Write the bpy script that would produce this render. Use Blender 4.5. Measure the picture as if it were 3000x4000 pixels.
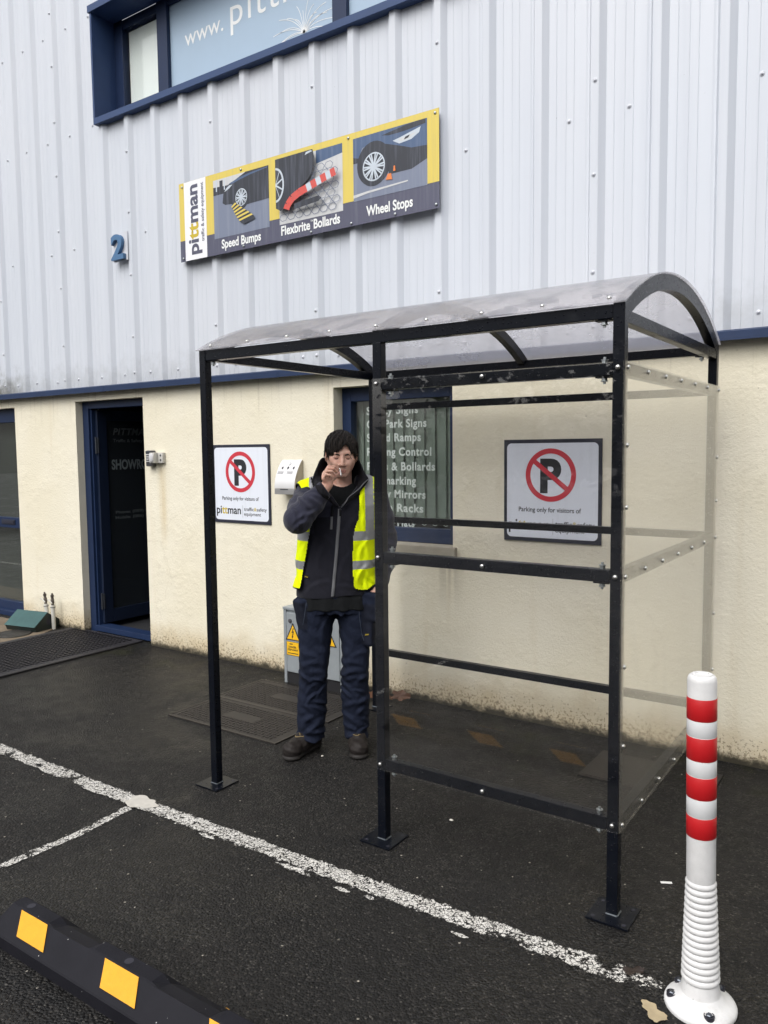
import bpy, bmesh, math, random
import numpy as np
from mathutils import Vector, Matrix, Euler
random.seed(7)
R = math.radians
for o in list(bpy.data.objects):
    bpy.data.objects.remove(o)
SC = bpy.context.scene
COL = SC.collection

# ------------------------------------------------------------------ camera
CAM = Vector((2.8378, -2.6234, 1.6542))
yaw, pit, rol = 0.6049, -0.0794, -0.0107
fw = Vector((-math.sin(yaw) * math.cos(pit), math.cos(yaw) * math.cos(pit), math.sin(pit)))
rt = Vector((math.cos(yaw), math.sin(yaw), 0))
up = rt.cross(fw)
r2 = rt * math.cos(rol) + up * math.sin(rol)
u2 = -rt * math.sin(rol) + up * math.cos(rol)
cam = bpy.data.cameras.new('camera')
co = bpy.data.objects.new('camera', cam)
COL.objects.link(co)
M = Matrix((r2, u2, -fw)).transposed().to_4x4()
M.translation = CAM
co.matrix_world = M
cam.sensor_fit = 'VERTICAL'
cam.sensor_height = 24.0
cam.sensor_width = 18.0
cam.lens = 24.0 * 3065.7 / 4000.0
cam.clip_start = 0.05
cam.clip_end = 2000
SC.camera = co

# ------------------------------------------------------------------ light: an overcast day
SUN_EL, SUN_AZ = R(50), R(183)          # azimuth clockwise from +Y
w = bpy.data.worlds.new('World')
SC.world = w
w.use_nodes = True
nt = w.node_tree
bg = nt.nodes['Background']
sky = nt.nodes.new('ShaderNodeTexSky')
sky.sky_type = 'NISHITA'
sky.sun_disc = False
sky.sun_elevation = SUN_EL
sky.sun_rotation = SUN_AZ
sky.air_density = 1.0
sky.dust_density = 6.0
sky.ozone_density = 1.0
hs = nt.nodes.new('ShaderNodeHueSaturation')
hs.inputs['Saturation'].default_value = 0.22
nt.links.new(sky.outputs['Color'], hs.inputs['Color'])
nt.links.new(hs.outputs['Color'], bg.inputs['Color'])
bg.inputs['Strength'].default_value = 0.15
sl = bpy.data.lights.new('sun', 'SUN')
sl.energy = 0.6
sl.angle = R(60)
sl.color = (1.0, 0.97, 0.93)
so = bpy.data.objects.new('sun', sl)
COL.objects.link(so)
sd = Vector((math.sin(SUN_AZ) * math.cos(SUN_EL), math.cos(SUN_AZ) * math.cos(SUN_EL), math.sin(SUN_EL)))
so.rotation_euler = (-sd).to_track_quat('-Z', 'Y').to_euler()
so.location = sd * 30
vs = SC.view_settings
vs.view_transform = 'Standard'
vs.look = 'None'
vs.gamma = 1.0
vs.use_curve_mapping = False
vs.exposure = 0.42
SC.cycles.max_bounces = 12
SC.cycles.transparent_max_bounces = 24
SC.cycles.use_denoising = True

# ------------------------------------------------------------------ materials
class N:
    """small shader-tree helper"""
    def __init__(s, name):
        s.m = bpy.data.materials.new(name)
        s.m.use_nodes = True
        s.t = s.m.node_tree
        s.b = s.t.nodes['Principled BSDF']
        s.out = s.t.nodes['Material Output']
    def n(s, typ, **kw):
        nd = s.t.nodes.new('ShaderNode' + typ)
        for k, v in kw.items():
            if k.startswith('i_'):
                key = k[2:].replace('_', ' ')
                nd.inputs[int(key) if key.isdigit() else key].default_value = v
            else:
                setattr(nd, k, v)
        return nd
    def l(s, a, b):
        s.t.links.new(a, b)
    def coord(s, kind='Object', scale=(1, 1, 1)):
        tc = s.n('TexCoord')
        mp = s.n('Mapping')
        mp.inputs['Scale'].default_value = scale
        s.l(tc.outputs[kind], mp.inputs['Vector'])
        return mp.outputs['Vector']
    def noise(s, vec, scale, detail=6, rough=0.55, dist=0.0):
        nd = s.n('TexNoise')
        nd.inputs['Scale'].default_value = scale
        nd.inputs['Detail'].default_value = detail
        nd.inputs['Roughness'].default_value = rough
        nd.inputs['Distortion'].default_value = dist
        s.l(vec, nd.inputs['Vector'])
        return nd.outputs['Fac']
    def voro(s, vec, scale, feature='F1', out='Distance', rnd=1.0):
        nd = s.n('TexVoronoi', feature=feature)
        nd.inputs['Scale'].default_value = scale
        nd.inputs['Randomness'].default_value = rnd
        s.l(vec, nd.inputs['Vector'])
        return nd.outputs[out]
    def ramp(s, f, stops):
        r = s.n('ValToRGB')
        el = r.color_ramp.elements
        while len(el) < len(stops):
            el.new(0.5)
        for e, (p, c) in zip(el, stops):
            e.position = p
            e.color = c if len(c) == 4 else (*c, 1)
        s.l(f, r.inputs['Fac'])
        return r.outputs['Color']
    def step(s, f, a, b):
        r = s.n('MapRange', interpolation_type='SMOOTHSTEP')
        r.inputs[1].default_value = a
        r.inputs[2].default_value = b
        s.l(f, r.inputs[0])
        return r.outputs[0]
    def math(s, op, a, b=None, c=None):
        nd = s.n('Math', operation=op)
        for i, v in enumerate((a, b, c)):
            if v is None:
                continue
            if isinstance(v, (int, float)):
                nd.inputs[i].default_value = v
            else:
                s.l(v, nd.inputs[i])
        return nd.outputs[0]
    def mix(s, f, a, b, blend='MIX'):
        nd = s.n('Mix', data_type='RGBA', blend_type=blend)
        if isinstance(f, (int, float)):
            nd.inputs[0].default_value = f
        else:
            s.l(f, nd.inputs[0])
        for i, v in ((6, a), (7, b)):
            if isinstance(v, tuple):
                nd.inputs[i].default_value = (*v[:3], 1)
            else:
                s.l(v, nd.inputs[i])
        return nd.outputs[2]
    def sep(s, vec):
        nd = s.n('SeparateXYZ')
        s.l(vec, nd.inputs[0])
        return nd.outputs
    def bump(s, h, strength=0.3, dist=0.01, prev=None):
        nd = s.n('Bump')
        nd.inputs['Strength'].default_value = strength
        nd.inputs['Distance'].default_value = dist
        s.l(h, nd.inputs['Height'])
        if prev is not None:
            s.l(prev, nd.inputs['Normal'])
        s.l(nd.outputs['Normal'], s.b.inputs['Normal'])
        return nd.outputs['Normal']
    def col(s, c):
        if isinstance(c, tuple):
            s.b.inputs['Base Color'].default_value = (*c[:3], 1)
        else:
            s.l(c, s.b.inputs['Base Color'])
        return s
    def rough(s, r):
        if isinstance(r, (int, float)):
            s.b.inputs['Roughness'].default_value = r
        else:
            s.l(r, s.b.inputs['Roughness'])
        return s

def plain(name, c, rough=0.5, metal=0.0, var=0.12, vscale=9.0, bump=0.0, bscale=60.0, spec=0.5):
    s = N(name)
    v = s.coord()
    f = s.noise(v, vscale)
    lo = tuple(x * (1 - var) for x in c)
    hi = tuple(min(1, x * (1 + var)) for x in c)
    s.col(s.mix(f, lo, hi))
    s.b.inputs['Metallic'].default_value = metal
    s.b.inputs['Specular IOR Level'].default_value = spec
    rf = s.n('MapRange')
    rf.inputs[3].default_value = max(0, rough - 0.08)
    rf.inputs[4].default_value = min(1, rough + 0.08)
    s.l(f, rf.inputs[0])
    s.rough(rf.outputs[0])
    if bump:
        s.bump(s.noise(v, bscale), bump, 0.004)
    return s.m

def m_asphalt():
    s = N('wet_asphalt')
    v = s.coord()
    big = s.noise(v, 0.9, 5)
    mid = s.noise(v, 7, 6)
    agg = s.voro(v, 110)
    aggc = s.voro(v, 110, out='Color')
    ax = s.sep(aggc)
    base = s.mix(s.step(ax[0], 0.55, 1.0), (0.0072, 0.0070, 0.0070), (0.029, 0.027, 0.025))
    base = s.mix(s.math('MULTIPLY', s.step(mid, 0.42, 0.70), 0.7), base, (0.0160, 0.0148, 0.0138), 'MIX')
    base = s.mix(s.math('MULTIPLY', s.step(big, 0.45, 0.7), 0.5), base, (0.0085, 0.0083, 0.0086))
    # pale grit and a few light chips
    sp = s.voro(v, 38)
    spc = s.sep(s.voro(v, 38, out='Color'))
    chip = s.math('MULTIPLY', s.math('LESS_THAN', sp, 0.16), s.math('GREATER_THAN', spc[1], 0.965))
    base = s.mix(chip, base, (0.30, 0.28, 0.24))
    g2 = s.voro(v, 70); g2c = s.sep(s.voro(v, 70, out='Color'))
    grit = s.math('MULTIPLY', s.math('LESS_THAN', g2, 0.24), s.math('GREATER_THAN', g2c[2], 0.86))
    base = s.mix(s.math('MULTIPLY', grit, 0.8), base, (0.075, 0.070, 0.063))
    stain = s.step(s.noise(v, 1.7, 8, 0.7, 0.8), 0.60, 0.66)
    base = s.mix(s.math('MULTIPLY', stain, 0.65), base, (0.0065, 0.0065, 0.007))
    # moss in the angle of the wall
    xyz = s.sep(v)
    near = s.step(xyz[1], 0.55, 1.75)
    mo = s.math('MULTIPLY', s.step(s.noise(v, 3.2, 8, 0.7), 0.5, 0.68), near)
    base = s.mix(s.math('MULTIPLY', mo, 0.7), base, (0.018, 0.020, 0.006))
    s.col(base)
    damp = s.step(s.noise(v, 0.8, 7, 0.65, 0.5), 0.46, 0.60)
    s.rough(s.math('ADD', s.math('MULTIPLY', s.step(mid, 0.3, 0.75), 0.25), s.math('SUBTRACT', 0.56, s.math('MULTIPLY', damp, 0.26))))
    s.b.inputs['Specular IOR Level'].default_value = 0.24
    h = s.math('SUBTRACT', s.math('MULTIPLY', s.noise(v, 45, 6, 0.7), 0.9), s.math('MULTIPLY', agg, 0.8))
    n1 = s.bump(h, 0.75, 0.012)
    s.bump(s.noise(v, 14, 4), 0.35, 0.02, n1)
    return s.m

def m_render():
    s = N('cream_roughcast')
    v = s.coord()
    xyz = s.sep(v)
    patch = s.noise(v, 1.3, 5)
    base = s.mix(s.step(patch, 0.35, 0.7), (0.75, 0.71, 0.585), (0.725, 0.677, 0.535))
    vv = s.coord(scale=(6, 6, 0.5))
    st = s.noise(vv, 1.5, 5)
    base = s.mix(s.math('MULTIPLY', s.step(st, 0.55, 0.8), 0.22), base, (0.55, 0.45, 0.28))
    # splash band along the foot of the wall: ochre wash, algae and brown specks
    hz = s.math('ADD', xyz[2], s.math('MULTIPLY', s.noise(v, 5, 5), -0.28))
    wash = s.step(hz, 0.16, -0.12)
    base = s.mix(s.math('MULTIPLY', wash, 0.52), base, (0.42, 0.30, 0.13))
    spk = s.noise(v, 55, 4, 0.7)
    thr = s.math('ADD', s.math('MULTIPLY', s.step(xyz[2], 0.26, 0.0), 0.17), -0.645)
    spots = s.step(s.math('ADD', spk, thr), 0.0, 0.06)
    base = s.mix(s.math('MULTIPLY', spots, 0.62), base, (0.10, 0.065, 0.03))
    low = s.step(s.math('ADD', xyz[2], s.math('MULTIPLY', s.noise(v, 18, 5), -0.10)), 0.015, -0.04)
    base = s.mix(low, base, (0.035, 0.03, 0.018))
    # scattered fine pits
    pit_ = s.step(s.noise(v, 70, 3, 0.6), 0.70, 0.76)
    base = s.mix(s.math('MULTIPLY', pit_, 0.5), base, (0.28, 0.22, 0.14))
    # grey drips under the flashing and the window sill, a few hairline cracks
    dr = s.noise(s.coord(scale=(14, 14, 0.35)), 2.0, 4)
    drips = s.math('MULTIPLY', s.step(dr, 0.58, 0.72), s.step(s.math('ADD', xyz[2], s.math('MULTIPLY', s.noise(v, 6, 3), 0.3)), 2.0, 2.3))
    base = s.mix(s.math('MULTIPLY', drips, 0.35), base, (0.36, 0.31, 0.22))
    sx_ = s.math('MULTIPLY', s.step(s.math('ABSOLUTE', s.math('ADD', xyz[0], -0.36)), 0.13, 0.02), s.math('MULTIPLY', s.step(xyz[2], 0.55, 0.97), s.step(xyz[2], 1.02, 0.98)))
    base = s.mix(s.math('MULTIPLY', s.math('MULTIPLY', sx_, s.step(dr, 0.35, 0.65)), 0.6), base, (0.30, 0.26, 0.19))
    wb = s.n('TexNoise'); wb.inputs['Scale'].default_value = 5; wb.inputs['Detail'].default_value = 6
    s.l(v, wb.inputs['Vector'])
    wa = s.n('VectorMath', operation='MULTIPLY_ADD')
    s.l(wb.outputs['Color'], wa.inputs[0]); wa.inputs[1].default_value = (0.35, 0.35, 0.35); s.l(v, wa.inputs[2])
    ck = s.step(s.voro(wa.outputs[0], 0.9, 'DISTANCE_TO_EDGE'), 0.006, 0.002)
    ck = s.math('MULTIPLY', ck, s.step(s.noise(v, 1.1, 2), 0.50, 0.62))
    base = s.mix(s.math('MULTIPLY', ck, 0.16), base, (0.30, 0.24, 0.15))
    # rusty run below the keypad
    dx = s.math('ABSOLUTE', s.math('ADD', xyz[0], 2.37))
    run = s.math('MULTIPLY', s.step(dx, 0.085, 0.0), s.math('MULTIPLY', s.step(xyz[2], 0.75, 1.2), s.step(xyz[2], 1.57, 1.50)))
    run = s.math('MULTIPLY', run, s.step(s.noise(vv, 2.5, 4), 0.3, 0.7))
    base = s.mix(s.math('MULTIPLY', run, 0.45), base, (0.50, 0.36, 0.14))
    s.col(base)
    s.rough(0.85)
    n1 = s.bump(s.noise(v, 60, 5, 0.65), 0.38, 0.010)
    s.bump(s.math('MULTIPLY', s.noise(v, 16, 3), s.step(s.noise(v, 2.5, 4), 0.4, 0.7)), 0.35, 0.02, n1)
    return s.m

def m_cladding():
    s = N('pale_cladding')
    v = s.coord()
    xyz = s.sep(v)
    vv = s.coord(scale=(9, 9, 0.25))
    st = s.noise(vv, 1.4, 6)
    base = s.mix(s.step(st, 0.35, 0.75), (0.565, 0.600, 0.660), (0.52, 0.555, 0.617))
    base = s.mix(s.math('MULTIPLY', s.step(s.noise(v, 0.5, 3), 0.4, 0.7), 0.35), base, (0.60, 0.615, 0.655))
    sp = s.step(s.noise(v, 26, 4, 0.65), 0.735, 0.77)
    base = s.mix(s.math('MULTIPLY', sp, 0.6), base, (0.22, 0.22, 0.22))
    # dirt creeping up from the flashing, heavier toward the far left
    lx = s.step(xyz[0], -4.0, -4.9)
    g = s.math('MULTIPLY', s.step(s.math('ADD', xyz[2], s.math('MULTIPLY', s.noise(v, 11, 6, 0.7), -0.5)), 2.25, 1.95), s.math('ADD', s.math('MULTIPLY', lx, 0.9), 0.25))
    base = s.mix(g, base, (0.13, 0.13, 0.11))
    s.col(base)
    s.rough(0.42)
    return s.m

def m_line():
    s = N('worn_white_paint')
    v = s.coord()
    wob = s.n('TexNoise'); wob.inputs['Scale'].default_value = 25; wob.inputs['Detail'].default_value = 4
    s.l(v, wob.inputs['Vector'])
    wv = s.n('VectorMath', operation='MULTIPLY_ADD')
    s.l(wob.outputs['Color'], wv.inputs[0]); wv.inputs[1].default_value = (0.035, 0.035, 0.0); s.l(v, wv.inputs[2])
    crack = s.voro(wv.outputs[0], 75, 'DISTANCE_TO_EDGE')
    c1 = s.step(s.math('ADD', crack, s.math('MULTIPLY', s.noise(v, 22, 5, 0.7), -0.22)), -0.075, -0.01)
    wear = s.math('ADD', s.noise(v, 7, 8, 0.75), s.math('MULTIPLY', s.noise(v, 1.1, 3), 0.35))
    w2 = s.step(s.math('SUBTRACT', wear, s.math('MULTIPLY', s.step(s.sep(v)[0], 0.8, 2.0), 0.035)), 0.560, 0.665)
    fine = s.step(s.noise(v, 85, 5, 0.7), 0.41, 0.50)
    keep = s.math('MULTIPLY', s.math('MULTIPLY', c1, fine), w2)
    # attribute 'edge' is 1 in the middle of the stripe and 0 at its border
    at = s.n('Attribute', attribute_name='edge')
    ek = s.step(s.math('ADD', at.outputs['Fac'], s.math('MULTIPLY', s.noise(v, 32, 6, 0.75), -1.25)), -0.45, -0.25)
    keep = s.math('MULTIPLY', keep, ek)
    keep = s.step(keep, 0.12, 0.42)
    s.col(s.mix(s.noise(v, 20, 6), (0.36, 0.345, 0.31), (0.80, 0.79, 0.76)))
    s.rough(0.6)
    s.bump(crack, 0.5, 0.006)
    tr = s.n('BsdfTransparent')
    mx = s.n('MixShader')
    s.l(keep, mx.inputs[0])
    s.l(tr.outputs[0], mx.inputs[1])
    s.l(s.b.outputs[0], mx.inputs[2])
    s.l(mx.outputs[0], s.out.inputs['Surface'])
    return s.m

def m_clear(name, tint=(0.93, 0.94, 0.93), ior=1.55, dust=0.05, rough=0.015, dustcol=(0.5, 0.48, 0.44), smear=0.06, wipes=1.0):
    """clear sheet: Fresnel reflection (the same from either face), straight transmission, film of dried dust"""
    s = N(name)
    v = s.coord()
    geo = s.n('NewGeometry')
    fr = s.n('Fresnel')
    s.l(s.math('ADD', s.math('MULTIPLY', geo.outputs['Backfacing'], 1 / ior - ior), ior), fr.inputs['IOR'])
    tr = s.n('BsdfTransparent')
    tr.inputs[0].default_value = (*tint, 1)
    gl = s.n('BsdfGlossy')
    gl.inputs['Roughness'].default_value = rough
    gl.inputs['Color'].default_value = (1, 1, 1, 1)
    mx = s.n('MixShader')
    s.l(fr.outputs[0], mx.inputs[0])
    s.l(tr.outputs[0], mx.inputs[1])
    s.l(gl.outputs[0], mx.inputs[2])
    df = s.n('BsdfDiffuse')
    df.inputs[0].default_value = (*dustcol, 1)
    f = s.math('ADD', dust, s.math('MULTIPLY', s.step(s.noise(s.coord(scale=(1, 1, 0.35)), 3.0, 7, 0.65, 0.6), 0.5, 0.8), smear))
    mx2 = s.n('MixShader')
    s.l(f, mx2.inputs[0])
    s.l(mx.outputs[0], mx2.inputs[1])
    s.l(df.outputs[0], mx2.inputs[2])
    s.l(mx2.outputs[0], s.out.inputs['Surface'])
    return s.m

def m_roof():
    s = N('dirty_clear_roof_sheet')
    v = s.coord()
    geo = s.n('NewGeometry')
    fr = s.n('Fresnel')
    s.l(s.math('ADD', s.math('MULTIPLY', geo.outputs['Backfacing'], 1 / 1.5 - 1.5), 1.5), fr.inputs['IOR'])
    tr = s.n('BsdfTransparent')
    tr.inputs[0].default_value = (0.96, 0.955, 0.97, 1)
    df = s.n('BsdfDiffuse')
    dirt = s.noise(v, 5, 7, 0.65)
    blot = s.step(s.noise(v, 2.2, 6, 0.7), 0.56, 0.62)
    xyz = s.sep(v)
    # leaf litter and grime lie in the two gutters of the curved sheet
    gut = s.math('MAXIMUM', s.step(xyz[1], 0.30, 0.02), s.step(xyz[1], 1.12, 1.38))
    gr = s.math('MULTIPLY', gut, s.step(s.noise(v, 9, 6, 0.7), 0.50, 0.56))
    c = s.mix(s.step(dirt, 0.3, 0.7), (0.76, 0.74, 0.77), (0.80, 0.78, 0.81))
    c = s.mix(gr, c, (0.42, 0.42, 0.46))
    s.l(c, df.inputs[0])
    tl = s.n('BsdfTranslucent')
    s.l(s.mix(gr, (0.93, 0.92, 0.94), (0.55, 0.55, 0.57)), tl.inputs[0])
    md = s.n('MixShader', i_0=0.5)
    s.l(df.outputs[0], md.inputs[1])
    s.l(tl.outputs[0], md.inputs[2])
    m1 = s.n('MixShader')
    s.l(s.math('ADD', s.math('ADD', 0.26, s.math('MULTIPLY', dirt, 0.08)), s.math('MULTIPLY', gr, 0.18)), m1.inputs[0])
    s.l(tr.outputs[0], m1.inputs[1])
    s.l(md.outputs[0], m1.inputs[2])
    gl = s.n('BsdfGlossy')
    gl.inputs['Roughness'].default_value = 0.12
    m2 = s.n('MixShader')
    s.l(s.math('MULTIPLY', fr.outputs[0], 0.8), m2.inputs[0])
    s.l(m1.outputs[0], m2.inputs[1])
    s.l(gl.outputs[0], m2.inputs[2])
    bp = s.n('Bump')
    bp.inputs['Strength'].default_value = 0.35
    bp.inputs['Distance'].default_value = 0.004
    s.l(s.voro(v, 120), bp.inputs['Height'])
    s.l(bp.outputs[0], gl.inputs['Normal'])
    s.l(m2.outputs[0], s.out.inputs['Surface'])
    return s.m

def m_blackpaint():
    s = N('black_painted_steel')
    v = s.coord()
    drop = s.voro(v, 95)
    dc = s.sep(s.voro(v, 95, out='Color'))
    dmask = s.math('MULTIPLY', s.step(drop, 0.34, 0.22), s.math('GREATER_THAN', dc[0], 0.72))
    dust = s.step(s.noise(v, 6, 7, 0.7), 0.52, 0.75)
    c = s.mix(s.math('MULTIPLY', dust, 0.5), (0.0034, 0.0046, 0.0082), (0.009, 0.0112, 0.0160))
    scr = s.step(s.noise(s.coord(scale=(60, 60, 5)), 1.5, 4, 0.7), 0.70, 0.76)
    c = s.mix(s.math('MULTIPLY', scr, 0.35), c, (0.16, 0.17, 0.18))
    s.col(c)
    s.rough(s.math('SUBTRACT', s.math('ADD', 0.28, s.math('MULTIPLY', dust, 0.22)), s.math('MULTIPLY', dmask, 0.28)))
    s.b.inputs['Specular IOR Level'].default_value = 0.22
    s.bump(dmask, 0.6, 0.003)
    return s.m

def m_fabric(name, c, c2, bump=0.25, scale=14, rough=0.9, sheen=0.0):
    s = N(name)
    v = s.coord()
    f = s.noise(v, scale, 6, 0.6)
    s.col(s.mix(f, c, c2))
    s.rough(rough)
    s.b.inputs['Specular IOR Level'].default_value = 0.2
    s.b.inputs['Sheen Weight'].default_value = sheen
    n1 = s.bump(s.noise(s.coord(scale=(1, 1, 0.7)), scale * 1.2, 3, 0.5, 0.8), bump, 0.02)
    s.bump(s.noise(v, 260, 2), 0.25, 0.002, n1)
    return s.m

def m_skin():
    s = N('skin')
    v = s.coord()
    xyz = s.sep(v)
    f = s.noise(v, 22, 5)
    c = s.mix(f, (0.64, 0.37, 0.28), (0.72, 0.46, 0.36))
    # ruddier cheeks, nose and knuckles; stubble on jaw and lip
    red = s.step(s.noise(v, 16, 3), 0.45, 0.7)
    c = s.mix(s.math('MULTIPLY', red, 0.35), c, (0.52, 0.19, 0.14))
    s.col(c)
    s.rough(0.5)
    s.b.inputs['Subsurface Weight'].default_value = 0.12
    s.b.inputs['Subsurface Radius'].default_value = (0.012, 0.005, 0.003)
    s.b.inputs['Subsurface Scale'].default_value = 0.6
    return s.m

def m_hair():
    s = N('dark_hair')
    v = s.coord(scale=(1, 1, 0.18))
    f = s.step(s.noise(v, 130, 4, 0.6), 0.35, 0.7)
    s.col(s.mix(f, (0.0035, 0.003, 0.003), (0.042, 0.033, 0.028)))
    s.rough(0.5)
    s.b.inputs['Specular IOR Level'].default_value = 0.25
    s.bump(f, 0.9, 0.006)
    return s.m

def m_bollard():
    s = N('white_bollard_plastic')
    v = s.coord()
    f = s.noise(v, 16, 7, 0.7)
    xyz = s.sep(v)
    c = s.mix(s.step(f, 0.3, 0.75), (0.68, 0.68, 0.68), (0.58, 0.58, 0.58))
    sp = s.step(s.noise(v, 75, 4, 0.7), 0.69, 0.73)
    low = s.step(xyz[2], 0.34, 0.0)
    c = s.mix(s.math('MULTIPLY', sp, s.math('ADD', 0.3, s.math('MULTIPLY', low, 0.6))), c, (0.08, 0.08, 0.08))
    g = s.math('MULTIPLY', s.step(s.noise(v, 7, 6, 0.7), 0.52, 0.75), s.math('ADD', 0.25, s.math('MULTIPLY', low, 0.45)))
    c = s.mix(g, c, (0.40, 0.39, 0.36))
    sc2 = s.step(s.noise(s.coord(scale=(1, 1, 0.3)), 42, 5, 0.75), 0.66, 0.70)
    c = s.mix(s.math('MULTIPLY', sc2, 0.45), c, (0.12, 0.12, 0.12))
    s.col(c)
    s.rough(0.5)
    return s.m

def m_band(name, c):
    s = N(name)
    v = s.coord()
    s.col(s.mix(s.noise(v, 12, 5), tuple(x * 0.80 for x in c), c))
    s.rough(0.42)
    s.bump(s.voro(v, 330), 0.15, 0.001)
    return s.m

def m_rubber():
    s = N('black_rubber')
    v = s.coord()
    f = s.noise(v, 10, 6)
    c = s.mix(f, (0.007, 0.007, 0.010), (0.015, 0.015, 0.020))
    sp = s.voro(v, 75)
    sc_ = s.sep(s.voro(v, 75, out='Color'))
    g = s.math('MULTIPLY', s.math('LESS_THAN', sp, 0.13), s.math('GREATER_THAN', sc_[0], 0.94))
    s.col(s.mix(g, c, (0.45, 0.45, 0.44)))
    s.rough(0.6)
    s.b.inputs['Specular IOR Level'].default_value = 0.15
    s.bump(s.noise(v, 90, 4), 0.25, 0.003)
    return s.m

def m_reflect_yellow():
    s = N('yellow_reflective_sheet')
    v = s.coord()
    c = s.mix(s.noise(v, 22, 6, 0.7), (0.60, 0.27, 0.006), (0.80, 0.38, 0.008))
    s.col(c)
    s.rough(0.42)
    s.bump(s.noise(v, 40, 4), 0.3, 0.004)
    return s.m

def m_weather(name, c, dark, amt=0.5):
    """printed or painted face with vertical rain streaks"""
    s = N(name)
    st = s.noise(s.coord(scale=(22, 22, 1.1)), 1.6, 6, 0.65)
    f = s.math('MULTIPLY', s.step(st, 0.45, 0.8), amt)
    s.col(s.mix(f, c, dark))
    s.rough(0.45)
    return s.m

def m_galv():
    s = N('galvanised_grey_paint')
    v = s.coord()
    c = s.mix(s.noise(v, 9, 7, 0.65), (0.24, 0.27, 0.29), (0.36, 0.39, 0.41))
    sp = s.step(s.noise(v, 34, 5, 0.7), 0.68, 0.72)
    s.col(s.mix(s.math('MULTIPLY', sp, 0.7), c, (0.08, 0.08, 0.08)))
    s.rough(0.5)
    s.b.inputs['Metallic'].default_value = 0.25
    return s.m

def m_cover():
    s = N('rusty_iron_cover')
    v = s.coord()
    c = s.mix(s.noise(v, 9, 7, 0.7), (0.011, 0.0095, 0.0085), (0.028, 0.023, 0.020))
    s.col(c)
    s.rough(0.6)
    s.bump(s.noise(v, 60, 4), 0.3, 0.003)
    return s.m

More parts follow.
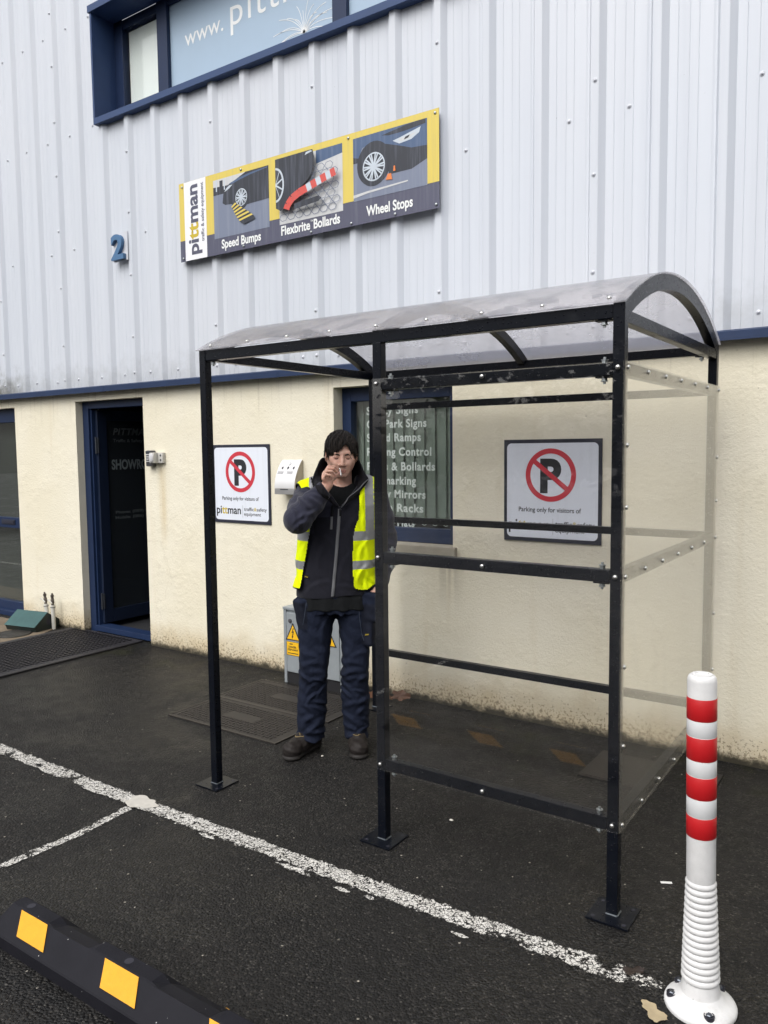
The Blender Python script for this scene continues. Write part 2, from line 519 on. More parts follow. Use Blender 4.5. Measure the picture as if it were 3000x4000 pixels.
MAT = dict(
    asphalt=m_asphalt(), render=m_render(), clad=m_cladding(), line=m_line(),
    blue=plain('blue_painted_trim', (0.017, 0.033, 0.083), 0.45, var=0.2, spec=0.3),
    blueframe=plain('blue_window_frame', (0.012, 0.025, 0.068), 0.45, var=0.15, spec=0.3),
    bluereveal=plain('blue_reveal_sheet', (0.036, 0.066, 0.155), 0.5, var=0.12, spec=0.3),
    screw=plain('cladding_screw_cap', (0.55, 0.57, 0.62), 0.4, var=0.1),
    gap=plain('dark_filler', (0.01, 0.01, 0.012), 0.9),
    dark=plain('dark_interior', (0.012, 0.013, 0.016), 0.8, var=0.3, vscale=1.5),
    steel=m_blackpaint(),
    bolt=plain('bright_bolt', (0.62, 0.62, 0.60), 0.28, 1.0, var=0.1),
    zinc=plain('dull_zinc', (0.42, 0.45, 0.46), 0.4, 0.9, var=0.15),
    weld=plain('bare_weld', (0.16, 0.18, 0.20), 0.4, 0.8, var=0.3),
    panel=m_clear('clear_panel', tint=(0.998, 0.998, 0.997), dust=0.002, smear=0.012),
    sidepanel=m_clear('clear_side_panel', tint=(0.99, 0.99, 0.985), ior=1.62, dust=0.06, smear=0.04, rough=0.02, dustcol=(0.70, 0.66, 0.57)),
    glass=m_clear('window_glass', tint=(0.90, 0.935, 0.915), ior=1.55, dust=0.01, smear=0.01, rough=0.0),
    upglass=m_clear('upper_window_glass', tint=(0.97, 0.985, 0.98), ior=1.5, dust=0.01, smear=0.01, rough=0.0),
    doorglass=m_clear('tinted_door_glass', tint=(0.50, 0.54, 0.58), ior=1.45, dust=0.03, smear=0.01, rough=0.0, dustcol=(0.45, 0.5, 0.55)),
    roof=m_roof(),
    blind=plain('vertical_blind_fabric', (0.30, 0.325, 0.305), 0.85, var=0.10, vscale=4),
    rollblind=plain('white_roller_blind', (0.80, 0.82, 0.80), 0.85, var=0.03),
    vinyl=plain('frosted_blue_vinyl', (0.34, 0.45, 0.57), 0.45, var=0.04),
    whitetxt=plain('white_lettering', (0.78, 0.80, 0.80), 0.5, var=0.04),
    greentxt=plain('pale_window_lettering', (0.49, 0.545, 0.525), 0.5, var=0.08, vscale=30),
    greytxt=plain('worn_grey_lettering', (0.17, 0.20, 0.21), 0.6, var=0.25, vscale=40),
    dimtxt=plain('faded_grey_lettering', (0.055, 0.065, 0.07), 0.6, var=0.3, vscale=40),
    signwhite=m_weather('white_sign_face', (0.72, 0.76, 0.84), (0.55, 0.58, 0.64), 0.25),
    navy=plain('sign_dark_border', (0.020, 0.022, 0.038), 0.45),
    red=plain('sign_red', (0.55, 0.035, 0.055), 0.45, var=0.06),
    black=plain('sign_black', (0.018, 0.019, 0.024), 0.5),
    gold=plain('sign_gold', (0.55, 0.42, 0.03), 0.5),
    byellow=m_weather('banner_yellow', (0.66, 0.52, 0.10), (0.46, 0.39, 0.16), 0.6),
    bslate=m_weather('banner_slate', (0.075, 0.078, 0.125), (0.16, 0.17, 0.22), 0.55),
    bwhite=m_weather('banner_white', (0.80, 0.81, 0.85), (0.55, 0.57, 0.62), 0.3),
    pdark=m_weather('picture_car_black', (0.020, 0.024, 0.036), (0.11, 0.125, 0.17), 0.8),
    pblue=m_weather('picture_car_blue', (0.055, 0.10, 0.20), (0.16, 0.20, 0.29), 0.8),
    pgrey=m_weather('picture_asphalt', (0.17, 0.20, 0.28), (0.28, 0.31, 0.38), 0.6),
    plight=m_weather('picture_pale', (0.55, 0.56, 0.57), (0.38, 0.40, 0.44), 0.6),
    psilver=plain('picture_silver', (0.50, 0.56, 0.63), 0.5),
    pred=m_weather('picture_red', (0.60, 0.075, 0.06), (0.42, 0.12, 0.11), 0.5),
    porange=plain('picture_orange', (0.70, 0.20, 0.05), 0.5),
    number=plain('blue_number_face', (0.06, 0.15, 0.29), 0.5),
    bin_=plain('brushed_white_metal', (0.72, 0.72, 0.73), 0.35, 0.35, var=0.05, bump=0.1),
    binside=plain('cream_metal_side', (0.42, 0.38, 0.31), 0.45, 0.2, var=0.08),
    keypad=plain('dark_keypad', (0.09, 0.09, 0.10), 0.35, 0.4),
    keys=plain('metal_keys', (0.6, 0.6, 0.6), 0.3, 0.8),
    sensor=plain('pale_grey_plastic', (0.50, 0.49, 0.46), 0.5),
    sensorface=plain('light_grey_dome', (0.55, 0.55, 0.57), 0.35),
    galv=m_galv(), cover=m_cover(),
    warn=plain('warning_yellow', (0.80, 0.46, 0.015), 0.45, var=0.1),
    bait=plain('green_plastic', (0.030, 0.085, 0.085), 0.4, var=0.35, vscale=14, bump=0.2, bscale=30),
    baitd=plain('dark_green_plastic', (0.014, 0.022, 0.020), 0.5, var=0.3),
    pipe=plain('white_plastic_pipe', (0.58, 0.57, 0.52), 0.45, var=0.25, vscale=25),
    brass=plain('tarnished_fitting', (0.10, 0.085, 0.075), 0.5, 0.5, var=0.4, vscale=40),
    ironlid=plain('iron_drain_lid', (0.055, 0.052, 0.048), 0.5, 0.5, var=0.4, vscale=25, bump=0.3),
    concrete=plain('stained_concrete', (0.150, 0.118, 0.082), 0.85, var=0.4, vscale=7, bump=0.5, bscale=50),
    mat_=plain('black_rubber_mat', (0.018, 0.017, 0.021), 0.6, var=0.3),
    bollard=m_bollard(), band=m_band('red_reflective_band', (0.50, 0.010, 0.014)), bandw=m_band('white_reflective_band', (0.66, 0.67, 0.68)),
    hole=plain('bolt_hole_black', (0.02, 0.02, 0.03), 0.6),
    boltd=plain('blackened_bolt', (0.10, 0.11, 0.13), 0.35, 0.8),
    rubber=m_rubber(), ryellow=m_reflect_yellow(),
    leaftan=plain('dry_tan_leaf', (0.36, 0.29, 0.18), 0.7, var=0.35, vscale=30),
    leafdark=plain('wet_dark_leaf', (0.022, 0.014, 0.011), 0.4, var=0.3),
    leafbrown=plain('brown_leaf', (0.12, 0.055, 0.030), 0.6, var=0.4, vscale=30),
    stone=plain('pale_pebble', (0.62, 0.60, 0.54), 0.7),
    skin=m_skin(), hair=m_hair(),
    lip=plain('lips', (0.46, 0.22, 0.18), 0.45), stubble=plain('stubbled_skin', (0.52, 0.315, 0.25), 0.6, var=0.1, vscale=60),
    lid=plain('eyelid_skin', (0.48, 0.26, 0.20), 0.5),
    jacket=m_fabric('charcoal_fleece', (0.0085, 0.009, 0.015), (0.016, 0.0165, 0.025), 0.35, 10, sheen=0.15),
    sleeve=m_fabric('navy_fleece_sleeve', (0.018, 0.019, 0.034), (0.030, 0.032, 0.053), 0.5, 10, sheen=0.2),
    fleece=m_fabric('black_fleece', (0.006, 0.006, 0.008), (0.011, 0.011, 0.014), 0.3, 18),
    shirt=m_fabric('black_cotton', (0.005, 0.006, 0.007), (0.009, 0.010, 0.011), 0.3, 14),
    trouser=m_fabric('navy_work_trousers', (0.006, 0.009, 0.020), (0.013, 0.018, 0.037), 0.5, 16),
    trimdark=m_fabric('pocket_navy', (0.008, 0.010, 0.018), (0.014, 0.017, 0.030), 0.4, 16),
    hivis=m_fabric('yellow_hi_vis', (0.76, 0.93, 0.0), (0.86, 1.0, 0.004), 0.35, 8),
    silver=plain('silver_reflective_tape', (0.27, 0.28, 0.29), 0.4, 0.1, var=0.15, vscale=20, bump=0.2, bscale=25),
    zipm=plain('grey_zip', (0.13, 0.135, 0.145), 0.5),
    boot=m_fabric('worn_brown_boot', (0.011, 0.0095, 0.0092), (0.028, 0.023, 0.021), 0.35, 18, rough=0.6),
    sole=plain('dark_boot_sole', (0.016, 0.014, 0.013), 0.7),
    lace=plain('tan_lace', (0.24, 0.18, 0.08), 0.8),
    cig=plain('white_paper', (0.80, 0.80, 0.78), 0.7), ash=plain('ash_tip', (0.25, 0.24, 0.24), 0.9),
)

# ------------------------------------------------------------------ mesh helpers
def chain_loc(o):
    v = Vector((0, 0, 0))
    while o is not None:
        v += o.location
        o = o.parent
    return v

def tag(o, label=None, cat=None, group=None, kind=None):
    if label: o['label'] = label
    if cat: o['category'] = cat
    if group: o['group'] = group
    if kind: o['kind'] = kind
    return o

def empty(name, loc, label, cat, group=None, rz=0.0):
    o = bpy.data.objects.new(name, None)
    o.empty_display_size = 0.1
    COL.objects.link(o)
    o.location = loc
    o.rotation_euler = (0, 0, rz)
    return tag(o, label, cat, group)

def copy_tree(o, parent=None):
    c = o.copy()
    COL.objects.link(c)
    c.parent = parent
    for ch in list(o.children):
        copy_tree(ch, c)
    return c

class MB:
    def __init__(s):
        s.v, s.f, s.mi = [], [], []
    def add(s, verts, faces, mi=0):
        o = len(s.v)
        s.v += [tuple(v) for v in verts]
        for f in faces:
            s.f.append(tuple(i + o for i in f))
            s.mi.append(mi)
        return s
    def bm(s, bm, mi=0):
        bm.verts.index_update()
        s.add([v.co[:] for v in bm.verts], [[v.index for v in f.verts] for f in bm.faces], mi)
        bm.free()
        return s
    def box(s, x0, x1, y0, y1, z0, z1, mi=0, bev=0.0, mat=None):
        b = bmesh.new()
        bmesh.ops.create_cube(b, size=1.0)
        for v in b.verts:
            v.co = Vector(((x0 + x1) / 2 + v.co.x * (x1 - x0), (y0 + y1) / 2 + v.co.y * (y1 - y0), (z0 + z1) / 2 + v.co.z * (z1 - z0)))
        if bev:
            bmesh.ops.bevel(b, geom=b.edges[:], offset=bev, segments=2, affect='EDGES', profile=0.6)
        if mat is not None:
            bmesh.ops.transform(b, matrix=mat, verts=b.verts)
        return s.bm(b, mi)
    def lathe(s, prof, c=(0, 0, 0), n=32, axis='z', mi=0, cap=True):
        vs, fs = [], []
        for r, h in prof:
            for k in range(n):
                a = 2 * math.pi * k / n
                p = (r * math.cos(a), r * math.sin(a), h)
                if axis == 'y': p = (p[0], -p[2], p[1])      # +h points to -y
                elif axis == 'x': p = (p[2], p[0], p[1])
                vs.append((c[0] + p[0], c[1] + p[1], c[2] + p[2]))
        m = len(prof)
        for i in range(m - 1):
            for k in range(n):
                k2 = (k + 1) % n
                fs.append((i * n + k, i * n + k2, (i + 1) * n + k2, (i + 1) * n + k))
        if cap:
            fs.append(tuple(range(n))[::-1])
            fs.append(tuple((m - 1) * n + k for k in range(n)))
        return s.add(vs, fs, mi)
    def prism(s, poly, y0, y1, mi=0, plane='xz'):
        """extrude a polygon of (a, b) between two planes"""
        n = len(poly)
        def p3(a, b, t):
            return {'xz': (a, t, b), 'yz': (t, a, b), 'xy': (a, b, t)}[plane]
        vs = [p3(a, b, y0) for a, b in poly] + [p3(a, b, y1) for a, b in poly]
        fs = [tuple(range(n)), tuple(range(2 * n - 1, n - 1, -1))]
        for i in range(n):
            j = (i + 1) % n
            fs.append((i, i + n, j + n, j))
        return s.add(vs, fs, mi)
    def tube(s, pts, rad, n=10, mi=0):
        pts = [Vector(p) for p in pts]
        if isinstance(rad, (int, float)):
            rad = [rad] * len(pts)
        vs, fs = [], []
        ref = None
        for i, p in enumerate(pts):
            d = (pts[min(i + 1, len(pts) - 1)] - pts[max(i - 1, 0)]).normalized()
            if ref is None:
                ref = d.orthogonal().normalized()
            a = (ref - d * ref.dot(d)).normalized()
            ref = a
            b = d.cross(a)
            for k in range(n):
                t = 2 * math.pi * k / n
                vs.append(p + (a * math.cos(t) + b * math.sin(t)) * rad[i])
        m = len(pts)
        for i in range(m - 1):
            for k in range(n):
                k2 = (k + 1) % n
                fs.append((i * n + k, i * n + k2, (i + 1) * n + k2, (i + 1) * n + k))
        fs.append(tuple(range(n))[::-1])
        fs.append(tuple((m - 1) * n + k for k in range(n)))
        return s.add(vs, fs, mi)
    def build(s, name, mats, parent=None, local=False, smooth=False, fixn=True):
        off = Vector((0, 0, 0)) if (local or parent is None) else chain_loc(parent)
        me = bpy.data.meshes.new(name)
        me.from_pydata([(v[0] - off.x, v[1] - off.y, v[2] - off.z) for v in s.v], [], s.f)
        for m in (mats if isinstance(mats, (list, tuple)) else [mats]):
            me.materials.append(MAT[m] if isinstance(m, str) else m)
        me.polygons.foreach_set('material_index', s.mi)
        if fixn:
            b = bmesh.new()
            b.from_mesh(me)
            bmesh.ops.recalc_face_normals(b, faces=b.faces)
            b.to_mesh(me)
            b.free()
        if smooth:
            me.polygons.foreach_set('use_smooth', [True] * len(me.polygons))
            if smooth != 'all':
                me.set_sharp_from_angle(angle=R(40))
        me.update()
        o = bpy.data.objects.new(name, me)
        COL.objects.link(o)
        if parent is not None:
            o.parent = parent
        return o

def screw_mesh(name, r, h, mat, washer=0.0):
    """domed screw head standing on the plane y = 0 and pointing to -y"""
    b = MB()
    if washer:
        b.lathe([(washer, 0), (washer, 0.0015), (washer * 0.8, 0.003)], axis='y', n=14)
    z0 = 0.002 if washer else 0
    b.lathe([(r, z0), (r * 0.97, z0 + h * 0.45), (r * 0.75, z0 + h * 0.8), (r * 0.35, z0 + h), (0.0005, z0 + h)], axis='y', n=14)
    o = b.build(name, mat, smooth='all')
    me = o.data
    bpy.data.objects.remove(o)
    return me

def place(name, me, loc, parent, rot=(0, 0, 0)):
    o = bpy.data.objects.new(name, me)
    COL.objects.link(o)
    o.parent = parent
    o.location = Vector(loc) - chain_loc(parent)
    o.rotation_euler = rot
    return o

_tcache = {}
def text_geo(body, bold=0.0, shear=0.0, spacing=1.0):
    key = (body, bold, shear, spacing)
    if key in _tcache:
        return _tcache[key]
    cu = bpy.data.curves.new('t', 'FONT')
    cu.body = body
    cu.size = 1.0
    cu.offset = bold
    cu.shear = shear
    cu.space_character = spacing
    cu.resolution_u = 5
    ob = bpy.data.objects.new('t', cu)
    COL.objects.link(ob)
    bpy.context.view_layer.update()
    dg = bpy.context.evaluated_depsgraph_get()
    me = bpy.data.meshes.new_from_object(ob.evaluated_get(dg))
    vs = [v.co[:2] for v in me.vertices]
    fs = [tuple(p.vertices) for p in me.polygons]
    bpy.data.objects.remove(ob)
    bpy.data.curves.remove(cu)
    bpy.data.meshes.remove(me)
    _tcache[key] = (vs, fs)
    return vs, fs

def put_text(b, body, o, U, V, width=None, cap=0.1, bold=0.02, shear=0.0, spacing=1.0, mi=0, center=False, depth=0.0):
    """text into MB b; o = start of the baseline, U / V unit directions, cap = height of a capital"""
    hv, _ = text_geo('H', bold)
    hy = max(v[1] for v in hv)
    vs, fs = text_geo(body, bold, shear, spacing)
    x0 = min(v[0] for v in vs)
    x1 = max(v[0] for v in vs)
    sy = cap / hy
    sx = sy if width is None else width / (x1 - x0)
    o, U, V = Vector(o), Vector(U), Vector(V)
    nrm = U.cross(V)
    sh = -(x1 - x0) * sx / 2 if center else 0
    front = [o + U * ((x - x0) * sx + sh) + V * (y * sy) for x, y in vs]
    if depth:
        n = len(front)
        allv = [p + nrm * depth for p in front] + front
        from collections import Counter
        ec = Counter()
        for f in fs:
            for i in range(len(f)):
                ec[frozenset((f[i], f[(i + 1) % len(f)]))] += 1
        ff = [tuple(f) for f in fs] + [tuple(i + n for i in f[::-1]) for f in fs]
        for f in fs:
            for i in range(len(f)):
                a, c = f[i], f[(i + 1) % len(f)]
                if ec[frozenset((a, c))] == 1:
                    ff.append((a, a + n, c + n, c))
        b.add(allv, ff, mi)
    else:
        b.add(front, fs, mi)
    return b

Y = 1.684           # face of the lower wall
X3, Z3 = (1, 0, 0), (0, 0, 1)

# ------------------------------------------------------------------ ground and markings
b = MB()
b.add([(-60, -60, 0), (60, -60, 0), (60, 40, 0), (-60, 40, 0)], [(0, 1, 2, 3)])
tag(b.build('ground', 'asphalt'), kind='structure')

def stripe(name, pts, half, seed=0, extra=()):
    """painted stripe along a polyline as a fine sheet with an 'edge' attribute"""
    rnd = random.Random(seed)
    vs, fs, ed = [], [], []
    cross = [-1.0, -0.6, 0, 0.6, 1.0]
    P = []
    for (a, c) in zip(pts[:-1], pts[1:]):
        n = max(1, int((Vector(c) - Vector(a)).length / 0.03))
        P += [Vector(a).lerp(Vector(c), i / n) for i in range(n)]
    P.append(Vector(pts[-1]))
    for i, p in enumerate(P):
        d = (P[min(i + 1, len(P) - 1)] - P[max(i - 1, 0)]).normalized()
        nn = Vector((-d.y, d.x))
        h = half * (1 + rnd.uniform(-0.12, 0.12))
        for c in cross:
            q = p + nn * c * h
            vs.append((q.x, q.y, 0.003))
            ed.append(1 - abs(c))
    m = len(cross)
    for i in range(len(P) - 1):
        for k in range(m - 1):
            fs.append((i * m + k, i * m + k + 1, (i + 1) * m + k + 1, (i + 1) * m + k))
    for cx, cy, rx, ry, *ev in extra:         # spilt blobs beside the stripe
        o = len(vs)
        n = 18
        vs.append((cx, cy, 0.0045)); ed.append(1.0)
        for k in range(n):
            a = 2 * math.pi * k / n
            q = 1 + rnd.uniform(-0.25, 0.25)
            vs.append((cx + rx * q * math.cos(a), cy + ry * q * math.sin(a), 0.0045)); ed.append(ev[0] if ev else 0.22)
        for k in range(n):
            fs.append((o, o + 1 + k, o + 1 + (k + 1) % n))
    b = MB(); b.add(vs, fs)
    o = b.build(name, 'line', fixn=False)
    at = o.data.attributes.new('edge', 'FLOAT', 'POINT')
    at.data.foreach_set('value', ed)
    return tag(o, kind='structure')
stripe('parking_line', [(-9, -0.26), (-1.43, -0.325), (-0.17, -0.335), (1.156, -0.310), (1.889, -0.287), (2.37, -0.272)], 0.054, 1,
       extra=[(0.345, -.384, .055, .013), (0.84, -.379, .095, .015), (1.08, -.391, .04, .011), (1.2, -.376, .022, .010), (-.47, -.374, .11, .018), (1.59, -.388, .035, .009), (-.86, -.372, .06, .010)])
stripe('bay_line', [(-0.165, -0.395), (-0.14, -0.7), (-0.165, -1.015), (-0.2, -2.6)], 0.030, 2, extra=[(-0.165, -0.335, 0.095, 0.052, 0.8)])

rnd = random.Random(4)                    # smooth spilt paint where the two lines meet
P = []
for k in range(40):
    a = 2 * math.pi * k / 40
    q = 1 + 0.16 * math.sin(3 * a + 1) + 0.10 * math.sin(7 * a) + rnd.uniform(-0.06, 0.06)
    P.append((-0.160 + 0.088 * q * math.cos(a), -0.330 + 0.055 * q * math.sin(a), 0.0052))
b = MB(); b.add(P, [tuple(range(40))])
tag(b.build('paint_patch', plain('grubby_cream_paint', (0.47, 0.45, 0.41), 0.6, var=0.3, vscale=30, bump=0.3), fixn=False), kind='structure')

# ------------------------------------------------------------------ building
bld = empty('industrial_unit', (0, Y, 0), 'industrial unit with pale ribbed cladding above a cream rendered ground floor and blue trim', 'building')

def holed_wall(b, x0, x1, z0, z1, holes, y, depth):
    """front face of a wall with openings and their reveals; holes = (x0, x1, z0, z1)"""
    xs = sorted({x0, x1, *[h[0] for h in holes], *[h[1] for h in holes]})
    zs = sorted({z0, z1, *[h[2] for h in holes], *[h[3] for h in holes]})
    for xa, xb in zip(xs[:-1], xs[1:]):
        for za, zb in zip(zs[:-1], zs[1:]):
            mx, mz = (xa + xb) / 2, (za + zb) / 2
            if any(h[0] < mx < h[1] and h[2] < mz < h[3] for h in holes):
                continue
            b.add([(xa, y, za), (xb, y, za), (xb, y, zb), (xa, y, zb)], [(0, 1, 2, 3)])
    for hx0, hx1, hz0, hz1 in holes:
        yb = y + depth
        b.add([(hx0, y, hz0), (hx0, yb, hz0), (hx0, yb, hz1), (hx0, y, hz1)], [(0, 1, 2, 3)])
        b.add([(hx1, y, hz0), (hx1, yb, hz0), (hx1, yb, hz1), (hx1, y, hz1)], [(0, 3, 2, 1)])
        b.add([(hx0, y, hz1), (hx0, yb, hz1), (hx1, yb, hz1), (hx1, y, hz1)], [(0, 1, 2, 3)])
        if hz0 > 0.05:
            b.add([(hx0, y, hz0), (hx0, yb, hz0), (hx1, yb, hz0), (hx1, y, hz0)], [(0, 3, 2, 1)])
DOOR = (-3.526, -2.585, 0.0, 2.115)
LDOOR = (-6.2, -4.515, 0.0, 2.10)
WIN = (-0.556, 0.388, 0.985, 2.085)
b = MB()
holed_wall(b, -10, 8, -0.05, 2.20, [DOOR, LDOOR, WIN], Y, 0.25)
b.build('rendered_wall', 'render', bld, fixn=False)

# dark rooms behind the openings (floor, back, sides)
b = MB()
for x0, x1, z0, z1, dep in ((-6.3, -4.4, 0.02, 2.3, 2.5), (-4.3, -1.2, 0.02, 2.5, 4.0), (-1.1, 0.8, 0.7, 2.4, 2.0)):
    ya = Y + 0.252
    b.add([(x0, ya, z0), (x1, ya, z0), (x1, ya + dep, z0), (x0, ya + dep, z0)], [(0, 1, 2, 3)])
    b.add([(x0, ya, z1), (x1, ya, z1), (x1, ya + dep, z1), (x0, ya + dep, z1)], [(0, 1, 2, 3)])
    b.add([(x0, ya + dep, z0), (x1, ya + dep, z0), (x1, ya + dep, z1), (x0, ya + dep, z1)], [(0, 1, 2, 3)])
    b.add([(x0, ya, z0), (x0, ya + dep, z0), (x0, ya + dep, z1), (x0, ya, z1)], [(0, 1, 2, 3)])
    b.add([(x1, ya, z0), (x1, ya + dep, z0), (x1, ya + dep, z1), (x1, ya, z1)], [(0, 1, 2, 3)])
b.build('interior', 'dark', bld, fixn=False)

# blue drip flashing under the cladding
b = MB()
pr = [(Y + 0.01, 2.232), (Y - 0.055, 2.232), (Y - 0.078, 2.222), (Y - 0.078, 2.178), (Y - 0.070, 2.178), (Y - 0.070, 2.192), (Y + 0.01, 2.192)]
b.prism(pr, -10, 8, plane='yz')
for k in range(-3, 3):                 # lapped joints
    x = -1.05 + k * 2.0
    b.box(x - 0.05, x + 0.05, Y - 0.0795, Y - 0.05, 2.1765, 2.2235)
b.build('drip_flashing', 'blue', bld)

# cladding
PITCH, CR0 = 0.326, 1.30
yp = Y - 0.020                 # face of the pans
def clad_profile(x0, x1):
    pts = []
    n0 = int(math.floor((x0 - CR0) / PITCH)) - 1
    n1 = int(math.ceil((x1 - CR0) / PITCH)) + 1
    prof = [(-0.062, 0), (-0.050, -0.004), (-0.040, -0.004), (-0.024, -0.030), (0.016, -0.030), (0.020, -0.029), (0.052, 0.0),
            (0.094, 0), (0.0965, 0.0020), (0.099, 0), (0.150, 0), (0.1525, -0.0017), (0.155, 0), (0.196, 0), (0.1985, 0.0020), (0.201, 0)]
    for n in range(n0, n1):
        for dx, dy in prof:
            pts.append((CR0 + n * PITCH + dx, yp + dy))
    out = []
    for (xa, ya), (xb, yb_) in zip(pts[:-1], pts[1:]):
        if xb <= x0 or xa >= x1:
            continue
        if xa < x0:
            t = (x0 - xa) / (xb - xa); xa, ya = x0, ya + (yb_ - ya) * t
        if not out:
            out.append((xa, ya))
        if xb > x1:
            t = (x1 - xa) / (xb - xa); xb, yb_ = x1, ya + (yb_ - ya) * t
        out.append((xb, yb_))
    return out
UW = (-2.965, 0.62, 4.43, 5.27)       # upper window opening
b = MB()
def clad_piece(x0, x1, z0, z1):
    pr = clad_profile(x0, x1)
    vs = [(x, y, z0) for x, y in pr] + [(x, y, z1) for x, y in pr]
    n = len(pr)
    b.add(vs, [(i, i + 1, i + 1 + n, i + n) for i in range(n - 1)])
clad_piece(-10, UW[0], 2.226, 8.0)
clad_piece(UW[0], UW[1], 2.226, UW[2])
clad_piece(UW[0], UW[1], UW[3], 8.0)
clad_piece(UW[1], 8, 2.226, 8.0)
clad = b.build('cladding', 'clad', bld, fixn=False)
MB().box(-10, 8, yp - 0.029, yp + 0.002, 2.2235, 2.2255).build('profile_filler', 'gap', bld)
sm = screw_mesh('cladding_screw', 0.0075, 0.008, 'screw', 0.0125)
def in_sight(x, z):
    if UW[0] - 0.03 < x < UW[1] and z > 4.38:
        return abs(z - 4.40) < 0.05 and x > UW[0]
    if -2.0 < x < 0.36 and 3.12 < z < 3.71:
        return False
    d = Vector((x, yp, z)) - CAM
    px = d.dot(r2) / d.dot(fw) * 3065.7 / 1500
    pz = d.dot(u2) / d.dot(fw) * 3065.7 / 2000
    return abs(px) < 1.02 and abs(pz) < 1.02
for n in range(-19, 4):
    xc = CR0 + n * PITCH
    if n % 3 == 0:
        for z in (2.31, 2.61, 3.12, 3.61, 4.10, 4.56, 5.02, 5.47):
            if in_sight(xc, z):
                place('screw', sm, (xc + random.uniform(-.004, .004), yp - 0.0295, z + random.uniform(-.01, .01)), clad)
    for z in (2.305, 3.44, 4.41, 5.30):
        xp_ = xc + 0.17
        if in_sight(xp_, z) and not (z == 3.44 and n % 3 == 1):
            place('screw', sm, (xp_ + random.uniform(-.01, .01), yp + 0.0005, z + random.uniform(-.008, .008)), clad)

# upper window band
x0, x1, z0, z1 = UW
uw = MB()
yf = Y - 0.085
t = 0.022
uw.box(x0 - t, x1 + t, yf, Y + 0.14, z0 - 0.05, z0, bev=0.002)              # sill flashing
uw.box(x0 - 0.034, x1 + t, yf - 0.012, Y + 0.14, z1, z1 + 0.055, bev=0.002)     # head flashing
uw.box(x0 - t, x0, yf, Y + 0.14, z0, z1, bev=0.002)
uw.box(x1, x1 + t, yf, Y + 0.14, z0, z1, bev=0.002)
win_up = uw.build('upper_window', 'bluereveal', bld)
yw = Y + 0.14
fb = MB()
for xa, xb in ((x0, x0 + 0.11), (-2.42, -2.30), (-0.62, -0.50)):
    fb.box(xa, xb, yw - 0.006, yw + 0.06, z0, z1, bev=0.003)
fb.box(x0 + 0.11, -2.42, yw + 0.002, yw + 0.06, z1 - 0.075, z1, bev=0.003)
fb.box(-2.30, -0.62, yw + 0.002, yw + 0.06, z1 - 0.05, z1, bev=0.003)
fb.box(-0.50, x1, yw + 0.002, yw + 0.06, z1 - 0.05, z1, bev=0.003)
fb.box(x0 + 0.11, x1, yw + 0.012, yw + 0.06, z0, z0 + 0.03, bev=0.003)
fb.build('frame', 'blueframe', win_up)
MB().box(x0 + 0.11, -2.42, yw + 0.03, yw + 0.036, z0 + 0.03, z1 - 0.075).build('pane', 'upglass', win_up)
MB().box(x0 + 0.135, -2.43, yw + 0.045, yw + 0.05, z0, z1 - 0.09).build('roller_blind', 'rollblind', win_up)
MB().box(-2.30, -0.62, yw + 0.03, yw + 0.036, z0 + 0.03, z1 - 0.05).build('frosted_pane', 'vinyl', win_up)
MB().box(-0.50, x1, yw + 0.03, yw + 0.036, z0 + 0.03, z1 - 0.05).build('frosted_pane', 'vinyl', win_up)
MB().box(x0, x1, yw + 0.09, yw + 0.10, z0, z1).build('dark_backing', 'dark', win_up)
lt = MB()
yl = yw + 0.0285
put_text(lt, 'www.', (-2.13, yl, 4.857), X3, Z3, width=0.43, cap=0.128, bold=0.0)
put_text(lt, 'pittman.ie', (-1.622, yl, 4.862), X3, Z3, width=1.45, cap=0.205, bold=0.0, spacing=1.15)
for k in range(17):                     # pale seed-head drawing
    a = R(18 + k * 9.2)
    L = 0.20 + 0.10 * ((k * 7) % 5) / 5
    pts = []
    for i in range(9):
        q = i / 8
        pts.append((-0.90 + math.cos(a) * L * q * (1 + 0.35 * q) , 4.60 + math.sin(a) * L * 1.25 * q - 0.12 * q * q))
    for (xa, za), (xb, zb) in zip(pts[:-1], pts[1:]):
        d = Vector((xb - xa, zb - za)).normalized() * 0.0022
        lt.add([(xa - d.y, yl, za + d.x), (xa + d.y, yl, za - d.x), (xb + d.y, yl, zb - d.x), (xb - d.y, yl, zb + d.x)], [(0, 1, 2, 3)])
lt.build('lettering', 'whitetxt', win_up, fixn=False)

# lower window with vertical blinds and painted list
wx0, wx1, wz0, wz1 = WIN
ywf = Y + 0.098
fr = MB()
fr.box(wx0, wx0 + 0.075, ywf, ywf + 0.07, wz0 + 0.05, wz1 - 0.001, bev=0.004)
fr.box(wx1 - 0.075, wx1, ywf, ywf + 0.07, wz0 + 0.05, wz1 - 0.001, bev=0.004)
fr.box(wx0 + 0.075, wx1 - 0.075, ywf + 0.002, ywf + 0.07, wz1 - 0.095, wz1 - 0.001, bev=0.004)
fr.box(wx0 + 0.075, wx1 - 0.075, ywf + 0.002, ywf + 0.07, wz0 + 0.05, wz0 + 0.145, bev=0.004)
win_lo = fr.build('ground_floor_window', 'blueframe', bld)
MB().box(wx0 + 0.075, wx1 - 0.075, ywf + 0.035, ywf + 0.041, wz0 + 0.145, wz1 - 0.095).build('pane', 'glass', win_lo)
MB().box(wx0 + 0.002, wx1 + 0.03, Y - 0.035, ywf + 0.002, wz0 - 0.02, wz0 + 0.049, bev=0.006).build('sill', plain('weathered_sill', (0.36, 0.33, 0.27), 0.85, var=0.35, vscale=8, bump=0.4), win_lo)
bl = MB()
